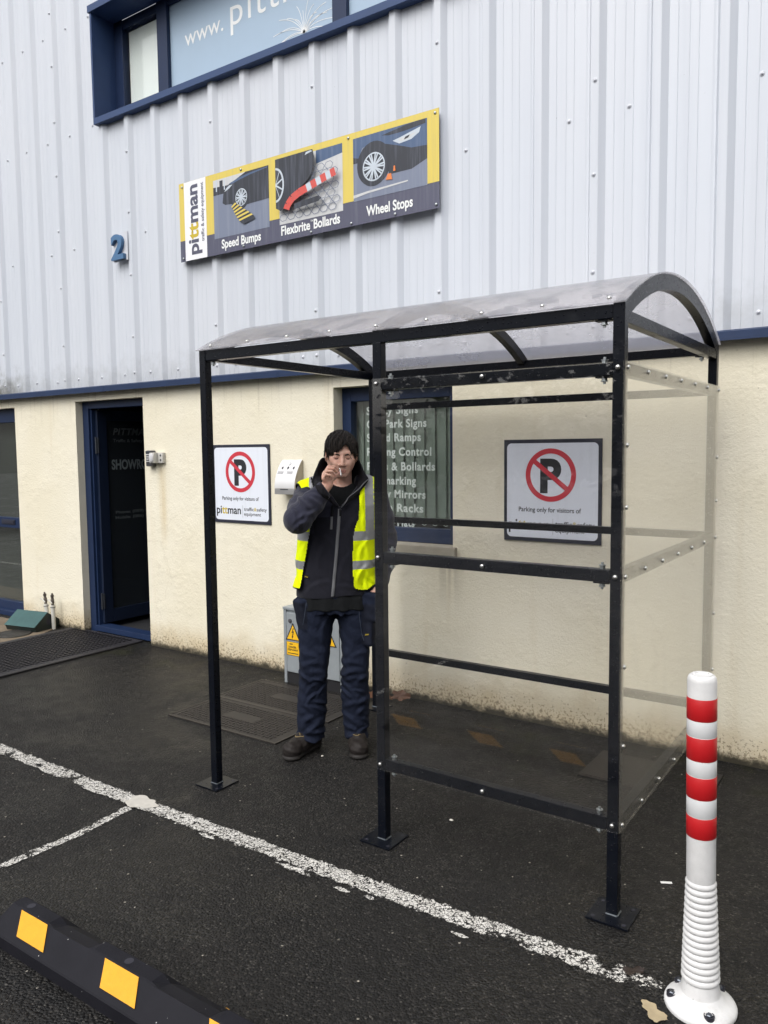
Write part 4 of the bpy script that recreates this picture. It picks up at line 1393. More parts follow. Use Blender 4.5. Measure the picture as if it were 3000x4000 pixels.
tag(mo.build('door_mat', 'mat_'), 'large black ribbed rubber mat on the ground in front of the open showroom door', 'mat')

bt = empty('bait_station', (-4.1, 1.45, 0.004), 'dark green plastic bait box with pitched lid lying by the pipes', 'bait box')
a0, a1 = Vector((-4.235, 1.325)), Vector((-3.865, 1.395))
ux = (a1 - a0).normalized(); uy = Vector((-ux.y, ux.x)); L_ = (a1 - a0).length
def bp(u, v, z): q = a0 + ux * u + uy * v; return (q.x, q.y, z)
b = MB()
pr = [(0.02, 0.006), (0.0, 0.055), (0.155, 0.165), (0.31, 0.07), (0.27, 0.006)]
vs = [bp(0.0, v, z) for v, z in pr] + [bp(L_, v, z) for v, z in pr]
b.add(vs, [(4, 3, 2, 1, 0), (5, 6, 7, 8, 9)] + [(i, (i + 1) % 5, 5 + (i + 1) % 5, 5 + i) for i in range(5)])
b.build('box_body', 'baitd', bt)
b = MB()
pr = [(-0.006, 0.054), (0.153, 0.170), (0.158, 0.166), (0.002, 0.050)]
vs = [bp(-0.006, v, z) for v, z in pr] + [bp(L_ + 0.004, v, z) for v, z in pr]
b.add(vs, [(3, 2, 1, 0), (4, 5, 6, 7)] + [(i, (i + 1) % 4, 4 + (i + 1) % 4, 4 + i) for i in range(4)])
b.build('lid', 'bait', bt)
b = MB()
c = Vector(bp(L_ + 0.001, 0.16, 0.075))
b.lathe([(0.028, 0), (0.028, 0.002), (0.0004, 0.002)], c=tuple(c), axis='x', n=18); b.build('entry_hole', 'hole', bt)

def standpipe(x, y, lean, label):
    s = empty('standpipe', (x, y, 0), label, 'pipe', 'pipe ends by the wall')
    top = Vector((x - lean, y, 0.225))
    b = MB(); b.tube([(x, y, 0.0), top], 0.0185, 16)
    b.build('pipe', 'pipe', s, smooth=True)
    d = (top - Vector((x, y, 0))).normalized()
    b = MB(); b.tube([top - d * 0.025, top + d * 0.004], 0.0225, 16); b.build('collar', 'pipe', s, smooth=True)
    b = MB(); b.tube([top - d * 0.02, top - d * 0.014], 0.0232, 16); b.build('ring', 'hole', s)
    b = MB()
    b.tube([top, top + d * 0.02, top + d * 0.025, top + d * 0.055, top + d * 0.06, top + d * 0.078, top + d * 0.082, top + d * 0.10, top + d * 0.103, top + d * 0.116],
           [0.013, 0.013, 0.017, 0.016, 0.013, 0.013, 0.0155, 0.0155, 0.009, 0.008], 12)
    b.build('valve', 'brass', s, smooth=True)
    b = MB()
    p = top + d * 0.035
    b.tube([p + Vector((0.02, -0.017, -0.012)), p + Vector((-0.012, -0.024, 0.012)), p + Vector((-0.03, -0.026, 0.022))], [0.005, 0.006, 0.009], 8)
    b.build('lever', 'pipe', s, smooth=True)
standpipe(-3.965, 1.60, 0.030, 'leaning white pipe with a corroded valve, nearer the far left door')
standpipe(-3.880, 1.60, 0.004, 'upright white pipe with a corroded valve, nearer the showroom doorway')
b = MB()
b.lathe([(0.155, 0.004), (0.155, 0.010), (0.145, 0.016), (0.13, 0.012), (0.10, 0.012), (0.09, 0.016), (0.0005, 0.016)], c=(-3.99, 1.262, 0), n=36)
tag(b.build('drain_lid', 'ironlid', smooth=True), 'round iron drain lid in the concrete in front of the green bait box', 'drain cover')

# service covers in the asphalt
def service_cover(x0, x1, y0, y1, label):
    b = MB()
    b.box(x0, x1, y0, y1, 0.002, 0.006)
    nx, ny = int((x1 - x0 - 0.05) / 0.030), int((y1 - y0 - 0.05) / 0.030)
    for i in range(nx):
        for j in range(ny):
            cx, cy = x0 + 0.035 + i * 0.030, y0 + 0.035 + j * 0.030
            if 0.33 < i / nx < 0.62 and 0.35 < j / ny < 0.62:
                continue
            h, l_ = (0.004, 0.010)
            b.box(cx - (l_ if (i + j) % 2 else h), cx + (l_ if (i + j) % 2 else h), cy - (h if (i + j) % 2 else l_), cy + (h if (i + j) % 2 else l_), 0.0061, 0.0098)
    cx, cy = (x0 + x1) / 2, (y0 + y1) / 2
    b.box(cx - 0.16, cx + 0.12, cy - 0.05, cy + 0.05, 0.0061, 0.0085)
    o = b.build('service_cover', 'cover')
    tag(o, label, 'manhole cover', 'twin service covers')
    e = MB()
    for xa, xb, ya, yb_ in ((x0 - .012, x0, y0 - .012, y1 + .012), (x1, x1 + .012, y0 - .012, y1 + .012), (x0, x1, y0 - .012, y0 - 0.001), (x0, x1, y1 + 0.001, y1 + .012)):
        e.box(xa, xb, ya, yb_, 0.001, 0.0085)
    e.build('rim', plain('worn_iron_rim', (0.045, 0.040, 0.036), 0.5, 0.4, var=0.3), o, local=True)
service_cover(-1.02, -0.14, 0.575, 0.985, 'studded iron service cover nearer the parking line, left of the man')
service_cover(-1.05, -0.11, 1.010, 1.435, 'studded iron service cover nearer the electrical cabinet')
b = MB(); b.box(1.44, 1.80, 1.10, 1.48, 0.001, 0.005); b.box(1.455, 1.785, 1.115, 1.465, 0.0051, 0.007)
tag(b.build('ground_hatch', 'cover'), 'small plain dark hatch in the asphalt under the right end of the shelter', 'manhole cover')

# ------------------------------------------------------------------ smoking shelter
XM, XR, DP, H = 1.0147, 2.0, 1.4244, 2.1345
W = 0.040
sh_ = empty('smoking_shelter', (1.0, 0.7, 0), 'black steel smoking shelter with clear panels and a curved translucent roof', 'shelter')
def post(x1_, y0_, ztop):
    b = MB(); b.box(x1_ - W, x1_, y0_, y0_ + W, 0.0085, ztop, bev=0.003)
    p = b.build('post', 'steel', sh_)
    cx, cy = x1_ - W / 2, y0_ + W / 2
    b = MB(); b.box(cx - 0.075, cx + 0.075, cy - 0.075, cy + 0.075, 0.0015, 0.0085, bev=0.001)
    b.build('base_plate', 'steel', p)
    b = MB()
    for sx in (-1, 1):
        for sy in (-1, 1):
            b.lathe([(0.0075, 0.0087), (0.0003, 0.0088)], c=(cx + sx * 0.055, cy + sy * 0.055, 0), n=12, cap=False)
    b.build('anchor_hole', 'hole', p, fixn=False)
    b = MB()
    b.tube([(cx - 0.020, cy - 0.0205, 0.0105), (cx + 0.0195, cy - 0.0205, 0.0105), (cx + 0.0205, cy - 0.019, 0.0105), (cx + 0.0205, cy + 0.02, 0.0105)], 0.0032, 8)
    b.build('weld_bead', 'weld', p)
    return p
yr = DP - W
pFL = post(0.0, 0.0, H)
pFM = post(XM, 0.0, 2.085)
pFR = post(XR, 0.0, H)
pRL = post(0.0, yr, H)
pRR = post(XR, yr, H)
def bar(name, *box):
    b = MB(); b.box(*box, bev=0.003)
    return b.build(name, 'steel', sh_)
bar('front_beam', 0.001, XR - W - 0.001, 0.002, 0.042, 2.083, 2.130)
bar('rear_beam', 0.001, XR - W - 0.001, yr - 0.002, yr + 0.038, 2.088, 2.132)
bar('end_beam', -W + 0.002, -0.002, W + 0.001, yr - 0.001, 2.086, 2.130)
bar('end_beam', XR - W + 0.002, XR - 0.002, W + 0.001, yr - 0.001, 2.068, 2.112)
RAILS = ((0.315, 0.360), (1.190, 1.235), (1.894, 1.937))
RR = ((0.352, 0.394), (1.202, 1.240), (1.896, 1.935))
front_rails, side_rails = [], []
for z0_, z1_ in RAILS:
    front_rails.append(bar('front_rail', XM + 0.001, XR - W - 0.001, 0.001, 0.038, z0_, z1_))
    side_rails.append(bar('side_rail', XR - W + 0.002, XR - 0.001, W + 0.001, yr - 0.001, z0_, z1_))
for z0_, z1_ in RR:
    bar('rear_rail', 0.001, XR - W - 0.001, yr + 0.001, yr + 0.037, z0_, z1_)
b = MB(); b.box(XM - W, XR - 0.001, -0.0055, -0.0008, 0.312, 1.940); fpan = b.build('front_panel', 'panel', sh_)
b = MB(); b.box(XR + 0.0008, XR + 0.0055, 0.004, DP - 0.002, 0.312, 1.940); span = b.build('side_panel', 'sidepanel', sh_)
# roof: hoops and a curved sheet
CH = 1.4244
sag = 0.190
RAD = CH * CH / (8 * sag) + sag / 2
ZC = H + sag - RAD
def arc_pts(r, n=28, y0_=None, y1_=None):
    a1_ = math.asin((CH / 2 + 0.0) / RAD)
    return [(CH / 2 + r * math.sin(-a1_ + 2 * a1_ * i / n), ZC + r * math.cos(-a1_ + 2 * a1_ * i / n)) for i in range(n + 1)]
def hoop(xa, xb, deep=0.058):
    o_, i_ = arc_pts(RAD), arc_pts(RAD - deep)
    b = MB()
    n = len(o_)
    vs = []
    for x in (xa, xb):
        vs += [(x, y, z) for y, z in o_] + [(x, y, z) for y, z in i_]
    fs = []
    for k in range(n - 1):
        fs += [(k, k + 1, n + k + 1, n + k), (2 * n + k, 3 * n + k, 3 * n + k + 1, 2 * n + k + 1), (k, 2 * n + k, 2 * n + k + 1, k + 1), (n + k, n + k + 1, 3 * n + k + 1, 3 * n + k)]
    fs += [(0, n, 3 * n, 2 * n), (n - 1, 3 * n - 1, 4 * n - 1, 2 * n - 1)]
    b.add(vs, fs)
    return b.build('roof_hoop', 'steel', sh_, smooth=True)
hoop(-W, -0.0005); hoop(0.975, 1.013, 0.045); hoop(XR - W, XR - 0.0005)
b = MB()
o_, i_ = arc_pts(RAD + 0.0065, 40), arc_pts(RAD + 0.0015, 40)
o_[0] = (o_[0][0] - 0.012, o_[0][1] - 0.006); i_[0] = (i_[0][0] - 0.012, i_[0][1] - 0.006)
n = len(o_)
xs_ = [-0.047, XR + 0.007]
vs = []
for x in xs_:
    vs += [(x, y, z) for y, z in o_] + [(x, y, z) for y, z in i_]
fs = []
for k in range(n - 1):
    fs += [(k, k + 1, 2 * n + k + 1, 2 * n + k), (n + k, 3 * n + k, 3 * n + k + 1, n + k + 1), (k, n + k, n + k + 1, k + 1), (2 * n + k, 2 * n + k + 1, 3 * n + k + 1, 3 * n + k)]
fs += [(0, 2 * n, 3 * n, n), (n - 1, 2 * n - 1, 4 * n - 1, 3 * n - 1)]
b.add(vs, fs)
roof = b.build('roof_sheet', 'roof', sh_, smooth=True)
# fixings
fs_ = screw_mesh('panel_screw', 0.0085, 0.008, 'bolt', 0.0)
for (z0_, z1_), rail, srail in zip(RAILS, front_rails, side_rails):
    zc = (z0_ + z1_) / 2 + (0.0 if z0_ < 1.5 else 0.004)
    for x in (XM - W * 0.5, 1.474, XR - W * 0.5):
        place('screw', fs_, (x, -0.0056, zc), fpan)
    for i in range(7):
        y_ = 0.02 + i * (DP - 0.042) / 6
        place('screw', fs_, (XR + 0.0056, y_, zc), span, (0, 0, R(90)))
for z in (0.62, 0.90, 1.45, 1.66):
    place('screw', fs_, (XR + 0.0056, 0.02, z), span, (0, 0, R(90)))
    place('screw', fs_, (XR + 0.0056, DP - 0.022, z - 0.06), span, (0, 0, R(90)))
for i in range(9):
    x = 0.02 + i * 0.24
    yy, zz = 0.02, ZC + math.sqrt((RAD + 0.0065) ** 2 - (CH / 2 - 0.02) ** 2)
    place('screw', fs_, (min(x, 1.975), yy, zz), roof, (R(-60), 0, 0))
nut = MB(); nut.lathe([(0.010, -0.012), (0.010, 0.004)], n=6); nut.lathe([(0.0125, -0.0135), (0.0125, -0.0115)], n=16); nut.lathe([(0.005, -0.022), (0.005, -0.013)], n=10)
nt_ = nut.build('nut', 'zinc'); nme = nt_.data; bpy.data.objects.remove(nt_)
lug = MB(); lug.box(-0.028, 0.028, -0.014, 0.014, -0.006, -0.001, bev=0.001)
lg_ = lug.build('bracket', 'steel'); lme = lg_.data; bpy.data.objects.remove(lg_)
for z0_, z1_ in RAILS:
    for x in (XM + 0.034, XR - W - 0.034):
        place('bracket', lme, (x, 0.022, z0_), sh_)
        place('nut', nme, (x, 0.022, z0_ - 0.004), sh_)
        place('nut', nme, (x, 0.022, z1_ + 0.012), sh_, (R(180), 0, 0)).location.z -= 0.012
for x, y_, z in ((0.034, 0.022, 2.083), (XR - W - 0.036, 0.022, 2.083), (XR - W - 0.034, yr + 0.018, 2.088)):
    place('bracket', lme, (x, y_, z), sh_)
    place('nut', nme, (x, y_, z - 0.004), sh_)

# ------------------------------------------------------------------ flexible bollard
bo = empty('flexible_bollard', (2.343, -0.285, 0), 'white flexible bollard with four red bands, ribbed lower tube and bolted round foot', 'bollard')
bo.rotation_euler = (0.0091, -0.0131, 0)          # it leans a little
c0 = (2.343, -0.285, 0)
def lt_(prof, name, mat, parent=bo, n=48):
    b = MB(); b.lathe(prof, c=c0, n=n); return b.build(name, mat, parent, smooth=True)
rt_ = 0.0405
prof = []
zb0, zb1, nr = 0.085, 0.392, 16
prof += [(0.060, 0.040), (0.056, 0.050), (0.0545, 0.06)]
for i in range(nr):
    z = zb0 + (zb1 - zb0) * i / nr
    dz = (zb1 - zb0) / nr
    r = 0.0535 + (0.0415 - 0.0535) * i / nr
    for q in range(7):
        a = q / 7
        prof.append((r - 0.0038 + 0.0050 * math.sin(math.pi * a) ** 0.7, z + dz * a))
prof += [(rt_ - 0.001, zb1), (rt_, zb1 + 0.006), (rt_, 0.985), (rt_ - 0.002, 0.994), (rt_ - 0.006, 1.000), (rt_ - 0.012, 1.002)]
b = MB(); b.lathe(prof, c=c0, n=48, cap=False); b.build('tube', 'bollard', bo, smooth=True)
lt_([(0.0285, 1.0015), (0.0285, 1.004), (0.021, 1.0055), (0.019, 1.0055), (0.019, 0.996), (0.0005, 0.994)], 'cap', 'bollard')
for za, zb_ in ((0.527, 0.589), (0.644, 0.709), (0.757, 0.825), (0.874, 0.938)):
    b = MB(); b.lathe([(rt_ + 0.0003, za), (rt_ + 0.0010, za + 0.001), (rt_ + 0.0010, zb_ - 0.001), (rt_ + 0.0003, zb_)], c=c0, n=48, cap=False); b.build('red_band', 'band', bo, smooth='all')
for za, zb_ in ((0.591, 0.642), (0.711, 0.755), (0.827, 0.872)):
    b = MB(); b.lathe([(rt_ + 0.0002, za), (rt_ + 0.0007, za + 0.001), (rt_ + 0.0007, zb_ - 0.001), (rt_ + 0.0002, zb_)], c=c0, n=48, cap=False); b.build('white_band', 'bandw', bo, smooth='all')
lt_([(0.101, 0.001), (0.102, 0.008), (0.099, 0.015), (0.088, 0.021), (0.072, 0.030), (0.063, 0.040), (0.057, 0.048), (0.05, 0.049)], 'foot', 'bollard')
for a in (-160, -60, 60, 150):
    cx, cy = c0[0] + 0.080 * math.cos(R(a)), c0[1] + 0.080 * math.sin(R(a))
    b = MB(); b.lathe([(0.0145, 0.016), (0.0150, 0.0300), (0.0125, 0.0300), (0.0125, 0.0265), (0.0003, 0.0265)], c=(cx, cy, 0), n=20, cap=False)
    s_ = b.build('bolt_recess', 'hole', bo)
    b = MB(); b.lathe([(0.0095, 0.0266), (0.0095, 0.031), (0.007, 0.0335), (0.0004, 0.0335)], c=(cx, cy, 0), n=6); b.build('bolt', 'boltd', s_)

# ------------------------------------------------------------------ wheel stop
ws = empty('wheel_stop', (1.1, -1.25, 0), 'black rubber wheel stop with yellow reflective patches in the near left corner', 'wheel stop')
WX0, WX1 = 0.225, 2.05
prof = [(-1.300, 0.0), (-1.300, 0.040), (-1.296, 0.045), (-1.2235, 0.098), (-1.217, 0.101), (-1.174, 0.101), (-1.168, 0.098), (-1.121, 0.042), (-1.118, 0.036), (-1.118, 0.0)]
b = MB()
NX = 60
vs = []
for i in range(NX + 1):
    x = WX0 + (WX1 - WX0) * i / NX
    endf = min(1, (x - WX0) / 0.05, (WX1 - x) / 0.05)
    for y, z in prof:
        # shallow dips in the back of the crest between the fixing holes
        zz = z * (0.25 + 0.75 * max(0, endf)) if endf < 1 else z
        if -1.222 < y < -1.165 and z > 0.09:
            u = ((x - 0.357) % 0.526) / 0.526
            if 0.27 < u < 0.73:
                zz -= 0.020 if y > -1.2 else 0.008
        vs.append((x, y, zz))
m = len(prof)
fs = []
for i in range(NX):
    for k in range(m - 1):
        fs.append((i * m + k, i * m + k + 1, (i + 1) * m + k + 1, (i + 1) * m + k))
fs += [tuple(range(m)), tuple(NX * m + k for k in range(m))]
b.add(vs, fs)
b.build('stop_body', 'rubber', ws)
for x0_, x1_, xb0, xb1 in ((0.350, 0.502, 0.412, 0.564), (0.808, 0.968, 0.858, 1.020), (1.270, 1.430, 1.322, 1.484), (1.73, 1.89, 1.78, 1.94)):
    b = MB()
    yT, zT, yB, zB = -1.2245, 0.0998, -1.2820, 0.0578
    nv = Vector((0, -0.59, 0.807)) * 0.0015
    vs = []
    for d in (0.0, 1.0):
        vs += [(x0_, yT + nv.y * d, zT + nv.z * d), (x1_, yT + nv.y * d, zT + nv.z * d), (xb1, yB + nv.y * d, zB + nv.z * d), (xb0, yB + nv.y * d, zB + nv.z * d)]
    b.add(vs, [(4, 5, 6, 7), (0, 1, 5, 4), (1, 2, 6, 5), (2, 3, 7, 6), (3, 0, 4, 7)])
    b.build('reflective_patch', 'ryellow', ws)
for x0_, x1_, xb0, xb1 in ((0.265, 0.425, 0.341, 0.505), (0.776, 0.929, 0.868, 1.018), (1.262, 1.405, 1.342, 1.480), (1.74, 1.88, 1.82, 1.96)):
    b = MB()
    yT, zT, yB, zB = -1.1575, 0.0857, -1.1235, 0.0452
    nv = Vector((0, 0.766, 0.643)) * 0.0015
    vs = []
    for d in (0.0, 1.0):
        vs += [(x0_, yT + nv.y * d * .3, zT + nv.z * d * .3), (x1_, yT + nv.y * d * .3, zT + nv.z * d * .3), (xb1, yB + nv.y * d * .3, zB + nv.z * d * .3), (xb0, yB + nv.y * d * .3, zB + nv.z * d * .3)]
    b.add(vs, [(4, 5, 6, 7), (0, 1, 5, 4), (1, 2, 6, 5), (2, 3, 7, 6), (3, 0, 4, 7)])
    b.build('reflective_patch', 'ryellow', ws)
for x in (0.357, 0.883, 1.409, 1.935):
    b = MB(); b.lathe([(0.0145, 0.1018), (0.0003, 0.1019)], c=(x, -1.194, 0), n=20, cap=False); b.build('fixing_hole', 'hole', ws, fixn=False)

# ------------------------------------------------------------------ leaves, stones, scraps
def leaf(x, y, size, rz, mat, label, curl=0.25, z=0.004, lobes=5, group='fallen leaves', tilt=0.0):
    rnd = random.Random(int((x * 131 + y * 977) * 100))
    b = MB()
    n = 40
    vs = [(0, 0, size * curl * 0.25)]
    for k in range(n):
        a = 2 * math.pi * k / n
        r = size * (0.62 + 0.38 * abs(math.cos(a * lobes / 2)) ** 1.5) * (1 + rnd.uniform(-0.1, 0.1)) * (1.2 if abs(a - math.pi) > 2.2 else 0.85)
        vs.append((r * math.cos(a), r * 0.7 * math.sin(a), size * curl * (0.25 + 0.5 * math.sin(2 * a + rnd.random()) ** 2 * (r / size))))
    b.add(vs, [(0, 1 + k, 1 + (k + 1) % n) for k in range(n)])
    o = b.build('fallen_leaf', mat, smooth='all', fixn=False)
    o.location = (x, y, z)
    o.rotation_euler = (tilt, 0, rz)
    return tag(o, label, 'leaf', group)
leaf(2.245, -0.402, 0.050, 2.4, 'leaftan', 'torn pale tan leaf lying at the foot of the red and white bollard', 0.1, lobes=3)
leaf(2.128, -0.256, 0.036, 0.7, 'leafdark', 'dark wet leaf lying on the white parking line near the bollard', 0.3, lobes=3)
leaf(-0.17, 1.57, 0.065, 1.0, 'leafbrown', 'brown leaf lodged against the wall, nearer the cabinet', 0.5, tilt=0.5)
leaf(-0.05, 1.58, 0.060, 2.2, 'leafbrown', 'curled brown leaf at the wall foot, nearer the shelter rear post', 0.6, tilt=0.6)
leaf(0.03, 1.60, 0.070, 0.3, 'leafbrown', 'largest upright brown leaf against the cream wall foot', 0.6, tilt=1.0, z=0.03)
def pebble(x, y, r, label, mat='stone'):
    b = MB()
    bm_ = bmesh.new(); bmesh.ops.create_icosphere(bm_, subdivisions=2, radius=r)
    rnd = random.Random(int(x * 1000))
    for v in bm_.verts:
        v.co = Vector((v.co.x * 1.5, v.co.y, v.co.z * 0.6)) * rnd.uniform(0.88, 1.1)
    b.bm(bm_)
    o = b.build('pebble', mat, smooth='all'); o.location = (x, y, r * 0.5); o.rotation_euler.z = rnd.uniform(0, 3)
    return tag(o, label, 'pebble', 'scattered pebbles')
pebble(1.15, 0.32, 0.007, 'single white pebble on the asphalt below the lowest front rail')
pebble(0.2, 0.58, 0.006, 'small pale pebble on the asphalt between the boots of the man')
pebble(0.02, 0.66, 0.0045, 'tiny pale pebble beside the toe of the turned-out boot')
b = MB(); b.box(-0.021, 0.021, -0.005, 0.005, 0.001, 0.004, mat=Matrix.Translation((2.081, 0.331, 0)) @ Matrix.Rotation(0.5, 4, 'Z'))
tag(b.build('paper_scrap', 'cig'), 'thin white scrap of paper on the asphalt left of the bollard', 'scrap')

# ------------------------------------------------------------------ unseen hedge added to darken panel reflections; bare tree mirrored in the window
rnd = random.Random(11)
b = MB()
for k in range(24000):
    x = rnd.uniform(-26, 34)
    h = (8.2 if x > -15 else 1.1) + (0.6 if x > -15 else 0.15) * math.sin(x * 0.7) + 0.3 * math.sin(x * 1.9 + 1)  # tall to reflect dark in the panels, low to leave sky in the window
    z = h * rnd.random() ** 0.8
    y = -24 + rnd.uniform(-1.4, 1.4) * (1 - 0.4 * z / h)
    a, e, q = rnd.uniform(0, 6.28), rnd.uniform(-0.9, 0.9), rnd.uniform(0.16, 0.42)
    U_ = Vector((math.cos(a), math.sin(a), e)).normalized() * q
    V_ = U_.orthogonal().normalized() * q * 0.8
    c = Vector((x, y, z))
    b.add([c - U_, c - V_ * 0.6, c + U_, c + V_ * 0.6], [(0, 1, 2, 3)])
tag(b.build('reflection_hedge', plain('reflection_hedge_leaf', (0.035, 0.045, 0.02), 0.7, var=0.5, vscale=2), fixn=False), kind='stuff')

def bare_tree(x, y, hgt, label):
    t = empty('bare_tree', (x, y, 0), label, 'tree')
    rnd = random.Random(5)
    tr, cr = MB(), MB()
    tr.tube([(x, y, 0), (x + .05, y, hgt * .15), (x, y + .05, hgt * .32)], [.16, .13, .11], 8)
    tr.build('trunk', 'leafdark', t)
    def grow(p, d, L, r, n):
        q = p + d * L
        cr.tube([p, (p + q) / 2 + Vector((rnd.uniform(-.04, .04) * L, rnd.uniform(-.04, .04) * L, 0)), q], [r, r * .8, r * .6], 5)
        if n == 0: return
        for k in range(3):
            v = (d + Vector((rnd.uniform(-.75, .75), rnd.uniform(-.75, .75), rnd.uniform(-.1, .5)))).normalized()
            grow(q, v, L * rnd.uniform(.6, .8), r * .58, n - 1)
    for k in range(4):
        a = k * 1.57 + .3
        grow(Vector((x, y, hgt * .3)), Vector((math.cos(a) * .5, math.sin(a) * .5, .85)).normalized(), hgt * .22, .07, 5)
    cr.build('crown', 'leafdark', t, fixn=False)
bare_tree(-17.6, -22.0, 6.5, 'bare leafless tree across the car park, mirrored in the ground floor window')

# ------------------------------------------------------------------ the man
class Field:
    """signed distances on a grid, meshed with surface nets"""
    def __init__(s, lo, hi, h):
        s.lo = np.array(lo, float); s.h = h
        s.n = np.ceil((np.array(hi) - s.lo) / h).astype(int) + 1
        s.ax = [(s.lo[i] + h * np.arange(s.n[i])).astype(np.float32) for i in range(3)]
        s.d = np.full(tuple(s.n), 0.5, np.float32)
    def sl(s, lo, hi):
        a = np.maximum(0, np.floor((np.array(lo) - s.lo) / s.h).astype(int))
        b = np.minimum(s.n, np.ceil((np.array(hi) - s.lo) / s.h).astype(int) + 1)
        sx = tuple(slice(int(p), int(max(q, p))) for p, q in zip(a, b))
        X, Y_, Z = np.meshgrid(s.ax[0][sx[0]], s.ax[1][sx[1]], s.ax[2][sx[2]], indexing='ij', sparse=True)
        return sx, X, Y_, Z
    def op(s, fn, lo, hi, k=0.01, mode='add'):
        m = k + 0.02
        sx, X, Y_, Z = s.sl(np.array(lo) - m, np.array(hi) + m)
        a = s.d[sx].copy()
        if a.size == 0: return
        b = fn(X, Y_, Z).astype(np.float32)
        if mode == 'sub':
            b = -b
            # smooth max: h -> 1 where b > a
            h = np.clip(0.5 + 0.5 * (b - a) / k, 0, 1)
            s.d[sx] = a + (b - a) * h + k * h * (1 - h)
        else:
            h = np.clip(0.5 + 0.5 * (a - b) / k, 0, 1)
            s.d[sx] = a + (b - a) * h - k * h * (1 - h)
    def cone(s, p, q, r1, r2, k=0.01, mode='add', sq=(1, 1, 1)):
        p, q = np.array(p, float), np.array(q, float)
        r = max(r1, r2) / min(sq)
        w_ = np.array(sq)
        def fn(X, Y_, Z):
            d = (q - p) * w_
            dx, dy, dz = (X - p[0]) * w_[0], (Y_ - p[1]) * w_[1], (Z - p[2]) * w_[2]
            t = np.clip((dx * d[0] + dy * d[1] + dz * d[2]) / max(d @ d, 1e-9), 0, 1)
            return np.sqrt((dx - t * d[0]) ** 2 + (dy - t * d[1]) ** 2 + (dz - t * d[2]) ** 2) - (r1 + (r2 - r1) * t)
        s.op(fn, np.minimum(p, q) - r, np.maximum(p, q) + r, k, mode)
    def chain(s, pts, rads, k=0.01, mode='add', sq=(1, 1, 1)):
        for (p, q, a, b_) in zip(pts[:-1], pts[1:], rads[:-1], rads[1:]):
            s.cone(p, q, a, b_, k, mode, sq)
    def ell(s, c, r, k=0.01, mode='add', rot=None):
        c, r = np.array(c, float), np.array(r, float)
        Rm = np.eye(3) if rot is None else np.array(Euler(rot).to_matrix()).T
        def fn(X, Y_, Z):
            dx, dy, dz = X - c[0], Y_ - c[1], Z - c[2]
            u = [(Rm[i, 0] * dx + Rm[i, 1] * dy + Rm[i, 2] * dz) / r[i] for i in range(3)]
            v = [u[i] / r[i] for i in range(3)]
            k0 = np.sqrt(u[0] ** 2 + u[1] ** 2 + u[2] ** 2)
            k1 = np.sqrt(v[0] ** 2 + v[1] ** 2 + v[2] ** 2)
            return k0 * (k0 - 1) / np.maximum(k1, 1e-6)
        m = r.max()
        s.op(fn, c - m, c + m, k, mode)
    def loft(s, tab, k=0.01, mode='add', ex=2.4):
        """tab rows: z, cx, cy, half width, half depth"""
        T = np.array(tab, float)
        T = T[np.argsort(T[:, 0])]
        z0_, z1_ = T[0, 0], T[-1, 0]
        def fn(X, Y_, Z):
            zc = np.clip(Z, z0_, z1_)
            cx, cy, a, b_ = (np.interp(zc.ravel(), T[:, 0], T[:, i]).reshape(zc.shape) for i in (1, 2, 3, 4))
            u = np.abs((X - cx) / a); v = np.abs((Y_ - cy) / b_)
            q = (u ** ex + v ** ex) ** (1 / ex)
            d = (q - 1) * np.minimum(a, b_)
            dz = np.maximum(z0_ - Z, Z - z1_)
            return np.maximum(d, dz)
        hi = [(T[:, 1] + T[:, 3]).max(), (T[:, 2] + T[:, 4]).max(), z1_]
        lo = [(T[:, 1] - T[:, 3]).min(), (T[:, 2] - T[:, 4]).min(), z0_]
        s.op(fn, lo, hi, k, mode)
    def rbox(s, c, half, r, k=0.008, mode='add', rot=None):
        c, hf = np.array(c, float), np.array(half, float) - r
        Rm = np.eye(3) if rot is None else np.array(Euler(rot).to_matrix()).T
        def fn(X, Y_, Z):
            dx, dy, dz = X - c[0], Y_ - c[1], Z - c[2]
            q = [np.abs(Rm[i, 0] * dx + Rm[i, 1] * dy + Rm[i, 2] * dz) - hf[i] for i in range(3)]
            o_ = np.sqrt(sum(np.maximum(t_, 0) ** 2 for t_ in q))
            return o_ + np.minimum(np.maximum(np.maximum(q[0], q[1]), q[2]), 0) - r
        m = np.linalg.norm(half)
        s.op(fn, c - m, c + m, k, mode)
    def warp(s, fn):
        X, Y_, Z = np.meshgrid(*s.ax, indexing='ij', sparse=True)
        s.d = (s.d + fn(X, Y_, Z)).astype(np.float32)
    def clip(s, fn):
        X, Y_, Z = np.meshgrid(*s.ax, indexing='ij', sparse=True)
        s.d = np.maximum(s.d, fn(X, Y_, Z)).astype(np.float32)
    def front(s, x, z):
        """y of the first surface met from the front (-y) at (x, z)"""
        i = int(round((x - s.lo[0]) / s.h)); k = int(round((z - s.lo[2]) / s.h))
        col = s.d[min(max(i, 0), s.n[0] - 1), :, min(max(k, 0), s.n[2] - 1)]
        j = np.argmax(col < 0)
        if j == 0: return None
        a, b_ = col[j - 1], col[j]
        return s.lo[1] + s.h * (j - 1 + a / (a - b_))
    def top(s, x, y):
        i = int(round((x - s.lo[0]) / s.h)); j = int(round((y - s.lo[1]) / s.h))
        col = s.d[min(max(i, 0), s.n[0] - 1), min(max(j, 0), s.n[1] - 1)][::-1]
        k = np.argmax(col < 0)
        return s.ax[2][-1] - s.h * k
